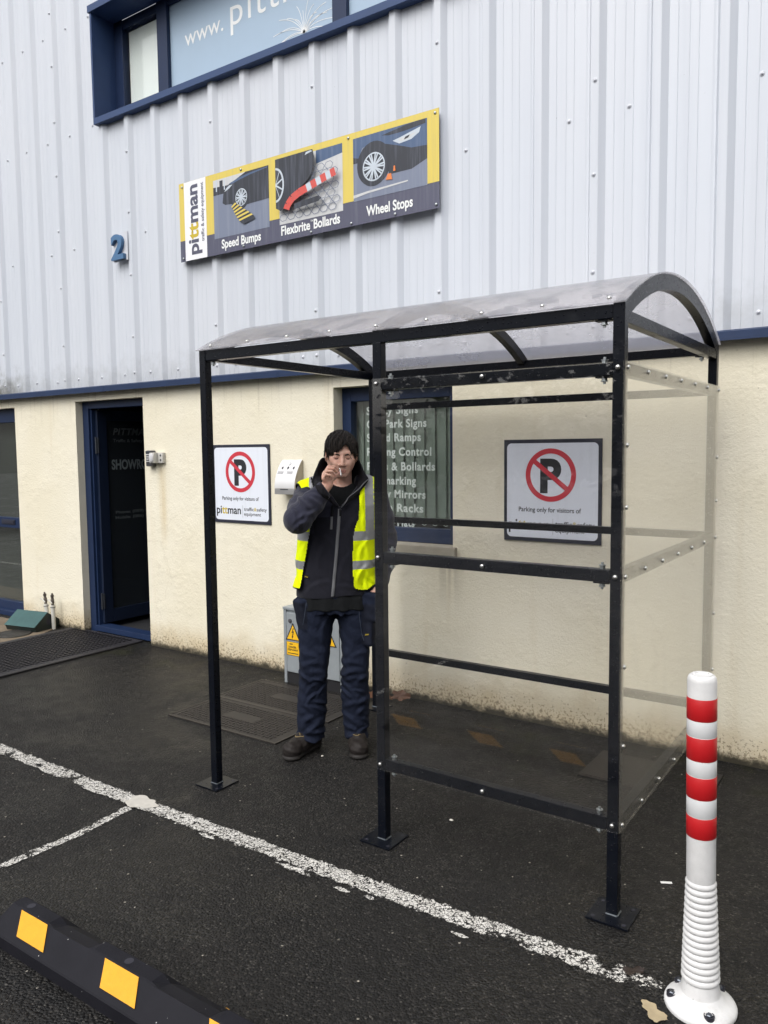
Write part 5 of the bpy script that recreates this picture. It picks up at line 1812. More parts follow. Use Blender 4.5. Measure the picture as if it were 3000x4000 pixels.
    def mesh(s, smooth=1):
        d = s.d
        d[0], d[-1] = 0.5, 0.5
        d[:, 0], d[:, -1] = 0.5, 0.5
        d[:, :, 0], d[:, :, -1] = 0.5, 0.5
        ins = d < 0
        c = sum(ins[i:i + d.shape[0] - 1, j:j + d.shape[1] - 1, k:k + d.shape[2] - 1].astype(np.uint8) for i in (0, 1) for j in (0, 1) for k in (0, 1))
        act = np.argwhere((c > 0) & (c < 8))
        idx = np.full(c.shape, -1, np.int32)
        idx[act[:, 0], act[:, 1], act[:, 2]] = np.arange(len(act))
        acc = np.zeros((len(act), 3)); cnt = np.zeros(len(act))
        off = [(i, j, k) for i in (0, 1) for j in (0, 1) for k in (0, 1)]
        val = {o: d[act[:, 0] + o[0], act[:, 1] + o[1], act[:, 2] + o[2]] for o in off}
        for o in off:
            for ax in range(3):
                if o[ax] == 0:
                    o2 = tuple(1 if i == ax else o[i] for i in range(3))
                    a, b_ = val[o], val[o2]
                    m = (a < 0) != (b_ < 0)
                    t_ = np.where(m, a / np.where(m, a - b_, 1), 0)
                    p = np.array(o, float)[None, :].repeat(len(act), 0)
                    p[:, ax] += t_
                    acc += p * m[:, None]; cnt += m
        V = (act + acc / cnt[:, None]) * s.h + s.lo
        Q = []
        for ax in range(3):
            u, v = (ax + 1) % 3, (ax + 2) % 3
            sl0 = [slice(None)] * 3; sl1 = [slice(None)] * 3
            sl0[ax] = slice(0, -1); sl1[ax] = slice(1, None)
            e0, e1 = ins[tuple(sl0)], ins[tuple(sl1)]
            ed = np.argwhere(e0 != e1)
            ed = ed[(ed[:, u] > 0) & (ed[:, v] > 0)]
            fl = e0[ed[:, 0], ed[:, 1], ed[:, 2]]
            def cell(du, dv):
                q = ed.copy(); q[:, u] -= du; q[:, v] -= dv
                return idx[q[:, 0], q[:, 1], q[:, 2]]
            a, b_, c_, e = cell(1, 1), cell(0, 1), cell(0, 0), cell(1, 0)
            quad = np.stack([a, b_, c_, e], 1)
            quad[~fl] = quad[~fl][:, ::-1]
            Q.append(quad)
        Q = np.concatenate(Q)
        for _ in range(smooth):
            S = np.zeros_like(V); n_ = np.zeros(len(V))
            for i in range(4):
                a, b_ = Q[:, i], Q[:, (i + 1) % 4]
                np.add.at(S, a, V[b_]); np.add.at(n_, a, 1)
                np.add.at(S, b_, V[a]); np.add.at(n_, b_, 1)
            V = V * 0.5 + 0.5 * S / n_[:, None]
        return V, Q

def mesh_obj(name, V, Q, mats, parent=None, midx=None):
    me = bpy.data.meshes.new(name)
    me.vertices.add(len(V)); me.vertices.foreach_set('co', V.astype(np.float32).ravel())
    me.loops.add(len(Q) * 4); me.loops.foreach_set('vertex_index', Q.astype(np.int32).ravel())
    me.polygons.add(len(Q))
    me.polygons.foreach_set('loop_start', (np.arange(len(Q)) * 4).astype(np.int32))
    for m in mats: me.materials.append(MAT[m])
    if midx is not None: me.polygons.foreach_set('material_index', midx.astype(np.int32))
    me.polygons.foreach_set('use_smooth', np.ones(len(Q), bool))
    me.update(calc_edges=True)
    me.validate()
    o = bpy.data.objects.new(name, me)
    COL.objects.link(o)
    if parent is not None: o.parent = parent
    return o

def ridges(items):
    """cloth creases: soft raised folds given as (x, z, angle, length, width, height)"""
    def fn(X, Y_, Z):
        out = 0
        for cx, cz, ang, L, w_, a in items:
            ca, sa = math.cos(R(ang)), math.sin(R(ang))
            u = (X - cx) * ca + (Z - cz) * sa
            v = -(X - cx) * sa + (Z - cz) * ca + .25 * u * u / max(L, .01)
            out = out - a * np.exp(-(u / L) ** 2) * (np.exp(-(v / w_) ** 2) - .55 * np.exp(-((v - 1.7 * w_) / w_) ** 2))
        return out + 0 * Y_
    return fn
rf_ = random.Random(21)
TH = R(38.685)
MAN = Vector((0.180, 0.696, 0.0))
# --- joints in the man's own frame: x to his left, y behind him, z up
HC = Vector((0.072, -0.012, 1.640))
HR = Euler((R(9), R(1.5), R(2)))
HRm = HR.to_matrix()
def hp(x, y, z): return tuple(HC + HRm @ Vector((x, y, z)))
SR, ER, WR = (-0.105, 0.015, 1.415), (-0.160, -0.235, 1.302), (-0.006, -0.175, 1.476)
SL, EL, WL = (0.245, 0.020, 1.410), (0.312, 0.060, 1.160), (0.276, -0.030, 0.915)

body = Field((-0.34, -0.36, -0.01), (0.44, 0.22, 1.79), 0.0040)
B = body
# legs, hips, trunk (under the clothes)
B.chain([(-0.085, 0.0, 0.84), (-0.093, -0.03, 0.52), (-0.112, 0.015, 0.10)], [0.075, 0.052, 0.036], 0.02)
B.chain([(0.140, 0.0, 0.84), (0.132, -0.03, 0.515), (0.134, 0.015, 0.10)], [0.075, 0.052, 0.036], 0.02)
B.chain([(-0.112, 0.02, 0.06), (-0.185, -0.07, 0.045)], [0.034, 0.030], 0.02)
B.chain([(0.134, 0.02, 0.06), (0.135, -0.09, 0.045)], [0.034, 0.030], 0.02)
B.loft([(0.80, .03, 0, .16, .09), (0.95, .03, 0, .155, .09), (1.10, .035, 0, .145, .085), (1.28, .05, 0, .165, .095), (1.40, .065, 0.005, .15, .08), (1.45, .07, 0.01, .09, .06)], 0.03)
B.chain([SR, ER, WR], [0.050, 0.042, 0.029], 0.02)
B.chain([SL, EL, WL], [0.050, 0.040, 0.029], 0.02)
# neck and head
B.cone((0.068, 0.030, 1.43), hp(0, 0.022, -0.06), 0.062, 0.055, 0.03)
B.ell(hp(0, 0.012, 0.012), (0.076, 0.093, 0.092), 0.015, rot=HR)
B.ell(hp(0, -0.024, -0.040), (0.061, 0.068, 0.085), 0.025, rot=HR)
for sx in (-1, 1):
    B.cone(hp(sx * .054, .0, -.055), hp(sx * .016, -.066, -.104), .020, .018, 0.02)       # jaw
    B.ell(hp(sx * .043, -.060, -.030), (.022, .022, .024), 0.02, rot=HR)                  # cheekbone
    B.cone(hp(sx * .030, -.080, -.048), hp(sx * .028, -.074, -.085), .016, .014, 0.02)    # cheek
B.cone(hp(-.012, -.076, -.108), hp(.012, -.076, -.108), .017, .017, 0.015)               # chin
B.cone(hp(-.034, -.078, .011), hp(.034, -.078, .011), .012, .012, 0.014)                 # brow ridge
for sx in (-1, 1):
    B.ell(hp(sx * .032, -.100, -.013), (.017, .014, .011), 0.008, 'sub', rot=HR)          # socket
    B.ell(hp(sx * .032, -.0755, -.013), (.0145, .0145, .0125), 0.004, rot=HR)             # closed eye
B.chain([hp(0, -.086, .004), hp(0, -.100, -.025), hp(0, -.1125, -.045)], [.0075, .0085, .0110], 0.008)   # nose
for sx in (-1, 1):
    B.ell(hp(sx * .0125, -.098, -.050), (.0085, .011, .0075), 0.005, rot=HR)
    B.ell(hp(sx * .0065, -.104, -.0585), (.0035, .005, .004), 0.002, 'sub', rot=HR)
B.cone(hp(-.016, -.085, -.072), hp(.016, -.085, -.072), .010, .010, 0.012)               # upper lip mound
B.cone(hp(-.019, -.0905, -.0785), hp(.019, -.0905, -.0785), .0058, .0058, 0.004)
B.cone(hp(-.014, -.0915, -.0885), hp(.014, -.0915, -.0885), .0066, .0066, 0.004)
B.cone(hp(-.022, -.098, -.0835), hp(.022, -.098, -.0835), .0022, .0022, 0.002, 'sub')
for sx in (-1, 1):                                                                       # ears
    B.ell(hp(sx * .079, .010, -.022), (.010, .021, .031), 0.006, rot=(HR.x, 0, sx * 0.35))
    B.ell(hp(sx * .088, .000, -.020), (.005, .011, .018), 0.004, 'sub', rot=(HR.x, 0, sx * 0.35))
# right hand held to the mouth: palm, four bent fingers, thumb
MC = [(-.017, -.168, 1.538), (-.021, -.184, 1.531), (-.024, -.198, 1.521), (-.025, -.208, 1.509)]
for m_, r_ in zip(MC, (.0125, .0125, .012, .011)):
    B.cone((-.004, -.178, 1.478), m_, .016, r_, 0.008)
B.ell((-.013, -.184, 1.510), (.014, .026, .032), 0.010, rot=(R(-8), 0, R(-10)))
FING = [
    [MC[0], (.002, -.176, 1.568), (.033, -.166, 1.567), (.054, -.152, 1.551)],
    [MC[1], (-.003, -.196, 1.560), (.026, -.190, 1.558), (.045, -.176, 1.541)],
    [MC[2], (-.008, -.213, 1.547), (.017, -.212, 1.545), (.032, -.200, 1.529)],
    [MC[3], (-.012, -.224, 1.530), (.008, -.225, 1.527), (.020, -.216, 1.513)],
]
FR = [(.0095, .0088, .0080, .0068), (.0098, .0090, .0082, .0070), (.0092, .0085, .0078, .0066), (.0080, .0074, .0068, .0058)]
hand_f = Field((-0.06, -0.26, 1.43), (0.10, -0.10, 1.60), 0.0025)
for f_, r_ in zip(FING, FR):
    B.chain(f_, r_, 0.003)
B.chain([(.004, -.172, 1.488), (.024, -.160, 1.507), (.042, -.156, 1.520), (.057, -.155, 1.534)], (.0150, .0125, .0100, .0080), 0.005)
# left hand, mostly in the trouser pocket
B.ell((.252, -.070, .875), (.030, .020, .045), 0.012)
for i, dx in enumerate((-.022, -.008, .008, .021)):
    B.chain([(.243 + dx, -.070, .845), (.238 + dx, -.072, .800), (.236 + dx, -.066, .770)], (.0095, .0088, .0070), 0.004)
B.chain([(.226, -.078, .890), (.216, -.084, .862), (.214, -.084, .838)], (.012, .010, .008), 0.005)
V, Q = B.mesh(0)
C_ = V[Q].mean(1)
Hinv = np.array(HRm.transposed())
L_ = (C_ - np.array(HC)) @ Hinv.T
mi = np.zeros(len(Q), int)
fx, fy, fz = L_[:, 0], L_[:, 1], L_[:, 2]
head_ = (np.abs(fx) < .1) & (fz > -.13) & (fz < .15) & (fy < .0)
mi[head_ & (np.abs(fx) < .024 - .3 * np.maximum(0, np.abs(fx) - .012)) & (fz < -.0755) & (fz > -.0935) & (fy < -.088)] = 1
stb = head_ & (fz < -.060) & (fy < -.045) & (mi == 0) & (((fz < -.093) & (np.abs(fx) < .046)) | ((fz > -.075) & (fz < -.0615) & (np.abs(fx) < .024)) )
mi[stb] = 2
for sx in (-1, 1):
    q = ((fx - sx * .032) / .0145) ** 2 + ((fz + .0135) / .0065) ** 2
    mi[head_ & (q < 1) & (fy < -.06)] = 3
man = mesh_obj('person', V, Q, ['skin', 'lip', 'stubble', 'lid'], None, mi)
tag(man, 'man in yellow hi-vis vest smoking under the shelter, one hand in his pocket', 'person')
man.location = MAN
man.rotation_euler = (0, 0, TH)

def part(name, F, mats, fn=None, smooth=1, parent=man):
    V, Q = F.mesh(smooth)
    mi = None
    if fn is not None:
        mi = fn(V[Q].mean(1))
    return mesh_obj(name, V, Q, mats, parent, mi)

# --- face details
b = MB()
for sx in (-1, 1):
    P = []
    for i in range(7):
        t_ = i / 6
        x = sx * (.014 + .036 * t_)
        P.append(hp(x, -.0905 + .015 * t_ ** 2, .0005 + .006 * math.sin(t_ * 2.4)))
    b.tube(P, [.0028, .0040, .0044, .0042, .0036, .0028, .0012], 8)
b.build('eyebrows', 'hair', man, local=True, smooth='all')
b = MB()
for sx in (-1, 1):
    P = [hp(sx * (.018 + .028 * i / 6), -.0895 + .0035 * abs(i - 2.5) / 2.5 + (.004 if i > 4 else 0), -.0165 - .0030 * math.sin(math.pi * i / 6)) for i in range(7)]
    b.tube(P, [.0008, .0013, .0015, .0015, .0015, .0012, .0007], 6)
b.build('eyelashes', 'hair', man, local=True, smooth='all')
b = MB()
b.tube([hp(-.021, -.0905, -.0825), hp(-.010, -.0955, -.0838), hp(0, -.0965, -.0832), hp(.010, -.0955, -.0838), hp(.022, -.0900, -.0830)], [.0006, .0011, .0012, .0011, .0006], 6)
b.build('mouth_line', plain('mouth_line', (0.10, 0.035, 0.03), 0.6), man, local=True, smooth='all')

# --- hair
hf = Field((-0.06, -0.16, 1.54), (0.21, 0.15, 1.79), 0.0028)
hf.ell(hp(0, .016, .016), (.0885, .1085, .1010), 0.004, rot=HR)
hf.ell(hp(-.012, -.005, .050), (.068, .085, .066), 0.02, rot=HR)
hf.ell(hp(0, .040, -.035), (.078, .075, .070), 0.02, rot=HR)
Xg, Yg, Zg = np.meshgrid(*hf.ax, indexing='ij')
P3 = (np.stack([Xg - HC.x, Yg - HC.y, Zg - HC.z], -1)) @ Hinv.T
lx, ly, lz = P3[..., 0], P3[..., 1], P3[..., 2]
# fringe line, seen from the front: long on his right, parted above his left eye, a lock down the left temple
fxs = [-.11, -.082, -.070, -.055, -.040, -.020, -.004, .010, .020, .028, .040, .050, .062, .072, .082, .11]
fzs = [-.02, -.006, -.004, -.004, .004, .022, .040, .056, .064, .052, .026, .010, .012, -.012, -.020, -.02]
jag = .006 * np.sin(lx * 420) + .004 * np.sin(lx * 790 + 1.0)
zl = np.interp(lx, fxs, fzs) + jag
cut_front = np.maximum(zl - lz, 0)
face = np.maximum(zl - lz, (ly - (-.022 + .25 * np.maximum(0, np.abs(lx) - .07))))       # positive outside the face opening
inside_face = -np.maximum(-(zl - lz), ly + .030)                    # > 0 in front and below the fringe
hf.d = np.maximum(hf.d, inside_face.astype(np.float32))
# ear cut-outs, nape
for sx in (-1, 1):
    e = .031 - np.sqrt(((ly - .008) / 1.0) ** 2 + ((lz + .026) / 1.1) ** 2)
    e = np.where(lx * sx > .05, e, -.1)
    hf.d = np.maximum(hf.d, e.astype(np.float32))
hf.d = np.maximum(hf.d, (-.085 - lz).astype(np.float32))
# parted strands
ang = np.arctan2(lx - .018, -(ly - .06))
hf.d += (.0030 * np.sin(ang * 31 + 4 * np.sin(lz * 30)) + .0016 * np.sin(ang * 83 + lz * 60)).astype(np.float32)
hair = part('hair', hf, ['hair'], smooth=1)
b = MB()                                # loose locks at the fringe and over the ears
rnd = random.Random(3)
for k in range(64):
    x = -.078 + .156 * k / 63 + rnd.uniform(-.002, .002)
    zb = np.interp(x, fxs, fzs) - rnd.uniform(-.002, .008)
    yb = -.094 * math.sqrt(max(0.02, 1 - (x / .092) ** 2)) + .004
    part_x = .018
    tx_ = x * 0.55 + part_x * 0.45
    P = []
    for i in range(6):
        t_ = i / 5
        z = .085 + (zb - .085) * t_
        xx = tx_ + (x - tx_) * t_ ** 0.8
        rr_ = math.sqrt(max(0.05, 1 - (xx / .094) ** 2 - ((z - .016) / .106) ** 2))
        P.append(hp(xx, .016 - .1095 * rr_ - .001 - rnd.uniform(0, .0015), z))
    P[-1] = (P[-1][0], P[-1][1] - .001, P[-1][2])
    b.tube(P, [.001, .0026, .003, .0028, .0022, .0006], 6)
for sx in (-1, 1):
    for k in range(16):
        y = -.030 + .075 * k / 15
        zb = -.022 - .014 * rnd.random() if (y < -.020 or y > .034) else .012 - .008 * rnd.random()
        if sx < 0 and y > 0: zb -= .006
        P = []
        for i in range(5):
            t_ = i / 4
            z = .055 + (zb - .055) * t_
            P.append(hp(sx * (.0850 + .004 * t_ * (1.5 if sx < 0 else 1)), y + .004 * t_, z))
        b.tube(P, [.001, .0028, .003, .0024, .0006], 6)
for k in range(26):                     # wisps breaking the outline
    a = rnd.uniform(-1.9, 1.9)
    z0q = rnd.uniform(-.01, .085)
    rr_ = math.sqrt(max(.05, 1 - ((z0q - .016) / .106) ** 2))
    P = []
    for i in range(5):
        t_ = i / 4
        aa = a + (.25 if a > 0 else -.25) * t_
        P.append(hp(.0895 * rr_ * math.sin(aa) * (1 + .10 * t_ * t_), .016 - .109 * rr_ * math.cos(aa) * (1 + .06 * t_ * t_), z0q - .040 * t_))
    b.tube(P, [.0012, .0020, .0020, .0014, .0004], 5)
b.build('locks', 'hair', hair, local=True, smooth='all')

# --- dark T-shirt (collar of the neck and the strip below the jacket)
tf = Field((-0.26, -0.2, 0.76), (0.32, 0.2, 1.50), 0.005)
tf.loft([(0.800, .030, 0, .217, .134), (0.86, .029, 0, .205, .128), (0.90, .028, 0, .190, .116), (1.02, .032, 0, .180, .112), (1.28, .05, 0, .178, .108), (1.40, .066, 0.004, .135, .092), (1.445, .070, 0.006, .088, .076), (1.475, .071, .008, .072, .066)], 0.01)
tf.cone((.071, -.02, 1.50), (.071, .02, 1.50), .058, .058, 0.006, 'sub')
tf.warp(lambda X, Y_, Z: np.where(Z < .9, .003 * np.sin(X * 70), 0) + 0 * Y_)
shirt = part('t_shirt', tf, ['shirt'])

# --- jacket with sleeves
JT = [(0.866, .026, 0, .208, .130), (0.90, .026, 0, .210, .132), (1.02, .031, 0, .200, .128), (1.15, .040, 0, .196, .126), (1.28, .052, 0, .202, .126), (1.36, .060, 0.002, .196, .118), (1.42, .067, 0.004, .165, .100), (1.47, .070, .008, .105, .080)]
def jacket_field(sleeves=True, grow=0.0, box=None):
    F = Field(*(box or ((-0.30, -0.36, 0.80), (0.42, 0.22, 1.54))), 0.0045)
    F.loft([(z, cx, cy, a + grow, b_ + grow) for z, cx, cy, a, b_ in JT], 0.01)
    F.chain([(-.030, .014, 1.462), SR], [.050 + grow, .072 + grow], 0.03)
    F.chain([(.160, .016, 1.465), SL], [.050 + grow, .072 + grow], 0.03)
    return F
J = jacket_field()
cuffR = (0.006, -0.181, 1.470)
J.chain([SR, (-.142, -.120, 1.350), ER], [.074, .072, .070], 0.02)
J.chain([ER, (-.085, -.212, 1.385), (-.022, -.188, 1.452)], [.069, .061, .046], 0.018)
J.chain([SL, (.288, .030, 1.28), EL, (.300, .022, 1.04), (.280, -.018, .945)], [.072, .066, .060, .053, .044], 0.02)
# folds: creases radiating from the bent elbow, drag lines on the front and sleeve
def folds(X, Y_, Z):
    fr = np.exp(-((Z - .97) / .12) ** 2)
    la = np.exp(-(((X - .30) / .07) ** 2 + ((Z - 1.12) / .15) ** 2))
    return (.0016 * fr * np.sin(46 * Z + 22 * X + 2 * np.sin(18 * X)) + .003 * la * np.sin(80 * Z + 40 * X)
            + .0012 * np.sin(60 * X + 35 * Z) * np.sin(42 * Z - 20 * Y_))
J.warp(folds)
J.warp(ridges([(-.135, 1.395, -52, .075, .012, .009), (-.105, 1.375, -48, .070, .011, .009), (-.175, 1.345, -75, .060, .012, .008), (-.080, 1.405, -30, .045, .010, .008),
               (-.060, 1.425, -20, .040, .009, .007), (-.125, 1.330, 20, .050, .011, .007), (-.150, 1.280, 35, .045, .011, .007), (-.040, 1.440, -35, .035, .008, .007), (-.095, 1.330, 40, .05, .010, .006),
               (.10, 1.24, 60, .10, .014, .004), (.0, 1.17, -50, .09, .014, .004), (.06, 1.02, 75, .10, .014, .004), (-.06, .95, 20, .07, .012, .004), (.09, .93, -15, .06, .012, .004), (-.05, 1.10, 70, .10, .015, .004),
               (.315, 1.20, 15, .05, .013, .007), (.31, 1.15, -20, .05, .013, .007), (.305, 1.09, 25, .05, .012, .006), (.295, 1.02, -10, .05, .012, .006)]))
# open neck: a V down to the zip
J.op(lambda X, Y_, Z: np.maximum(np.maximum(np.abs(X - (.060 + (Z - 1.36) * .09)) - np.maximum((Z - 1.352), -.05) * .78, Y_ - .0), 1.352 - Z), (-.06, -.2, 1.352), (.2, .0, 1.54), 0.006, 'sub')
J.cone((.070, .005, 1.42), (.070, .010, 1.56), .066, .085, 0.008, 'sub')
# hollow the cuffs so that the wrists come out of them
J.cone((-.040, -.196, 1.435), (.02, -.168, 1.500), .034, .036, 0.004, 'sub')
J.clip(lambda X, Y_, Z: .868 - Z + .012 * np.sin(X * 14) + 0 * Y_)
Jfront = J
jac = part('jacket', J, ['jacket', 'sleeve', 'fleece'], lambda c: np.where(
    ((np.linalg.norm(c - np.array((-.14, -.16, 1.36)), axis=1) < .165) & (c[:, 1] < -.085 + .5 * np.maximum(0, -.10 - c[:, 0])) & (c[:, 0] < .06) & ((c[:, 2] > 1.30) | (c[:, 0] < -.08))) | (c[:, 0] < -.155) & (c[:, 2] > 1.2) | (c[:, 0] > .255), 1, 0))
def strip(pts, half, lift, name, mat, parent=jac, F=Jfront):
    b = MB(); vs = []; n = 0
    for x, z in pts:
        ys = F.front(x, z)
        if ys is None: continue
        vs += [(x - half, ys - lift * .3, z), (x - half * .7, ys - lift, z), (x + half * .7, ys - lift, z), (x + half, ys - lift * .3, z)]
        n += 1
    b.add(vs, [(4 * i + k, 4 * i + k + 1, 4 * i + k + 5, 4 * i + k + 4) for i in range(n - 1) for k in range(3)])
    return b.build(name, mat, parent, local=True, smooth='all', fixn=False)
zz = np.linspace(1.345, .882, 40)
strip([(np.interp(z, [.88, 1.10, 1.36], [.012, .035, .058]), z) for z in zz], .0085, .006, 'zip', 'zipm')
strip([(np.interp(z, [1.235, 1.37], [.010, .019]), z) for z in np.linspace(1.305, 1.238, 10)], .0065, .006, 'pocket_zip', 'zipm')
strip([(np.interp(z, [1.235, 1.37], [.010, .019]), z) for z in np.linspace(1.362, 1.306, 8)], .0075, .008, 'pocket_zip_garage', 'fleece')
strip([(.0585, z) for z in np.linspace(1.352, 1.308, 6)], .0055, .011, 'zip_pull', 'fleece')
tg = MB()
ys = Jfront.front(-.118, .985) or -.1
tg.add([(-.138, ys - .004 + .006, .996), (-.112, ys - .004 - .004, .990), (-.112, ys - .005 - .004, .975), (-.138, ys - .004 + .006, .981)], [(0, 1, 2, 3)])
put_text(tg, 'Snickers', (-.135, ys - .0015, .984), Vector((1, -.4, -.2)).normalized(), Vector((.1, 0, 1)).normalized(), width=.020, cap=.007, bold=.02, shear=.3, mi=1)
tg.build('chest_label', ['fleece', 'gold'], jac, local=True, fixn=False)

# --- stand-up fleece collar, open at the front, its ends turned out
b = MB()
CT = [(.100, -.128, 1.400), (.168, -.100, 1.455), (.214, -.070, 1.500), (.182, -.025, 1.558), (.160, .010, 1.612), (.125, .078, 1.614), (.068, .108, 1.602),
      (.010, .078, 1.614), (-.032, .010, 1.616), (-.060, -.012, 1.572), (-.088, -.060, 1.492), (-.045, -.100, 1.440), (.015, -.126, 1.390)]
CB = [(.066, -.126, 1.352), (.100, -.105, 1.375), (.130, -.075, 1.410), (.150, -.030, 1.440), (.148, .020, 1.465), (.125, .075, 1.480), (.068, .088, 1.485),
      (.012, .075, 1.480), (-.012, .020, 1.465), (-.015, -.030, 1.440), (.000, -.075, 1.410), (.030, -.105, 1.375), (.052, -.126, 1.350)]
CT, CB = np.array(CT), np.array(CB)
NA, NR = 48, 8
vs = []
ts = np.arange(13)
for i in range(NA + 1):
    q = 12 * i / NA
    tp = np.array([np.interp(q, ts, CT[:, k]) for k in range(3)])
    bt_ = np.array([np.interp(q, ts, CB[:, k]) for k in range(3)])
    for j in range(NR + 1):
        t_ = j / NR
        p = bt_ + (tp - bt_) * t_
        out_ = np.array([p[0] - .068, p[1] - .01, 0]); out_ /= max(np.linalg.norm(out_), 1e-3)
        p = p + out_ * (.014 * math.sin(math.pi * t_) + .003 * math.sin(q * 5 + t_ * 4))
        if p[1] < -.02:
            ys = Jfront.front(p[0], p[2])
            if ys is not None: p[1] = min(p[1], ys - .016)
        vs.append(tuple(p))
m = NR + 1
b.add(vs, [(i * m + j, (i + 1) * m + j, (i + 1) * m + j + 1, i * m + j + 1) for i in range(NA) for j in range(NR)])
colr = b.build('collar', 'fleece', jac, local=True, smooth='all', fixn=False)
so_ = colr.modifiers.new('thick', 'SOLIDIFY'); so_.thickness = .011; so_.offset = 0
sb_ = colr.modifiers.new('soft', 'SUBSURF'); sb_.levels = 1; sb_.render_levels = 1
b = MB()
edge = [Vector(vs[j]) for j in range(NR + 1)] + [Vector(vs[i * m + NR]) for i in range(1, 9)]
b.tube([p + Vector((0, -.004, .001)) for p in edge], .0026, 6)
b.build('collar_zip', 'zipm', colr, local=True, smooth='all')

# --- hi-vis vest: a shell over the jacket body
VF = jacket_field(grow=.019)
VF.warp(lambda X, Y_, Z: .004 * np.sin(50 * X + 12 * Z) * np.exp(-((X - .19) / .08) ** 2) + .005 * np.sin(34 * Z - 30 * X) * np.exp(-((Z - .97) / .10) ** 2) + 0 * Y_)
VF.warp(ridges([(.175, 1.40, 86, .11, .010, .007), (.150, 1.33, 80, .08, .009, .006), (.180, 1.25, 100, .06, .010, .006), (.165, 1.12, 70, .07, .012, .006), (.205, 1.10, 110, .07, .012, .006),
                (.16, 1.00, 60, .05, .011, .006), (.215, .97, 125, .06, .012, .008), (.19, .935, 100, .04, .010, .007), (-.15, 1.10, 80, .07, .010, .005), (-.165, .98, 100, .05, .010, .005), (-.10, 1.44, 70, .05, .010, .005)]))
core = jacket_field(grow=.002)
VF.d = np.maximum(VF.d, -core.d)
zl_ = [.90, .92, .935, 1.02, 1.10, 1.20, 1.24, 1.29, 1.36, 1.45, 1.55]
innerL = [.158, .130, .121, .116, .117, .122, .130, .150, .156, .160, .215]
innerR = [-.170, -.160, -.154, -.138, -.122, -.104, -.096, -.076, -.070, -.075, -.105]
def vest_mask(X, Y_, Z):
    zq = np.clip(Z, .88, 1.55)
    il = np.interp(zq.ravel(), zl_, innerL).reshape(zq.shape)
    ir = np.interp(zq.ravel(), zl_, innerR).reshape(zq.shape)
    opening = np.minimum(np.minimum(il - X, X - ir), -(Y_ - .0))          # > 0 inside the open front
    foot = (.905 + .9 * np.maximum(0, .165 - X) ** 1.0 * (X > 0) * .35 + .55 * np.maximum(0, X - .20) + np.where(X < 0, .010, 0)) - Z
    sh_r = np.maximum(0, 0)
    return np.maximum(np.maximum(opening, foot), Z - 1.56)
VF.clip(vest_mask)
VF.chain([(-.178, -.005, 1.395), (-.185, -.10, 1.345), (-.20, -.24, 1.285)], [.076, .086, .100], 0.004, 'sub')
VF.chain([(.315, .02, 1.40), (.345, .04, 1.16)], [.080, .085], 0.004, 'sub')
VF.cone((.070, .005, 1.42), (.070, .010, 1.58), .080, .105, 0.006, 'sub')
def vest_mat(c):
    x, y, z = c[:, 0], c[:, 1], c[:, 2]
    m_ = np.zeros(len(c), int)
    silver = ((z > 1.177) & (z < 1.227)) | ((z > 1.022) & (z < 1.069))
    silver |= (z > 1.20) & (x > .192) & (x < .240) | (z > 1.20) & (x < -.060) & (x > -.104)
    m_[silver] = 1
    il = np.interp(z, zl_, innerL); ir = np.interp(z, zl_, innerR)
    fr = y < 0.02
    m_[fr & (x > 0) & (np.abs(x - il) < .005)] = 2
    m_[fr & (x < 0) & (np.abs(x - ir) < .004)] = 2
    foot = .905 + .9 * np.maximum(0, .165 - x) * (x > 0) * .35 + .55 * np.maximum(0, x - .20) + np.where(x < 0, .010, 0)
    m_[z < foot + .007] = 2
    arm = np.linalg.norm(c - np.array((-.178, -.005, 1.395)), axis=1)
    m_[(x < -.09) & (np.abs(arm - .079) < .007) & (z > 1.36)] = 2
    return m_
vest = part('hi_vis_vest', VF, ['hivis', 'silver', 'fleece'], vest_mat, 0)

# --- trousers
T = Field((-0.27, -0.22, 0.00), (0.32, 0.22, 0.92), 0.0045)
T.loft([(.78, .030, 0, .208, .122), (.83, .032, 0, .212, .124), (.90, .030, 0, .200, .118)], 0.02)
T.chain([(-.080, .004, .80), (-.086, -.008, .66), (-.093, -.018, .52), (-.108, .0, .30), (-.122, .000, .060)], [.108, .092, .079, .079, .077], 0.012, sq=(1, .92, 1))
T.chain([(.142, .004, .80), (.134, -.008, .66), (.132, -.018, .515), (.128, .0, .30), (.134, .000, .060)], [.110, .088, .072, .079, .064], 0.012, sq=(1, .92, 1))
T.rbox((.212, -.045, .715), (.040, .060, .115), .016, 0.012, rot=(0, R(4), R(-25)))
T.rbox((.228, -.066, .812), (.052, .050, .078), .016, 0.014, rot=(0, R(4), R(-20)))
T.rbox((-.142, -.050, .775), (.036, .048, .085), .014, 0.012, rot=(0, R(-10), R(30)))
T.rbox((-.092, -.074, .505), (.060, .024, .085), .022, 0.03)
T.rbox((.132, -.070, .500), (.056, .024, .085), .022, 0.03)
def tfold(X, Y_, Z):
    cu = np.clip((.17 - Z) / .06, 0, 1)
    return cu * .004 * np.sin(95 * Z + 20 * X) + .0014 * np.sin(90 * Z + 60 * X) + .003 * np.exp(-((Z - .60) / .03) ** 2) * np.sin(50 * X) + .002 * np.sin(33 * X + 21 * Z + 15 * Y_) + 0 * Y_
T.warp(tfold)
TR = [(.03, .74, 60, .05, .010, .006), (.06, .77, -50, .05, .010, .006), (.0, .77, 130, .05, .010, .006), (-.04, .70, 75, .09, .013, .005), (.10, .69, 105, .09, .013, .005)]
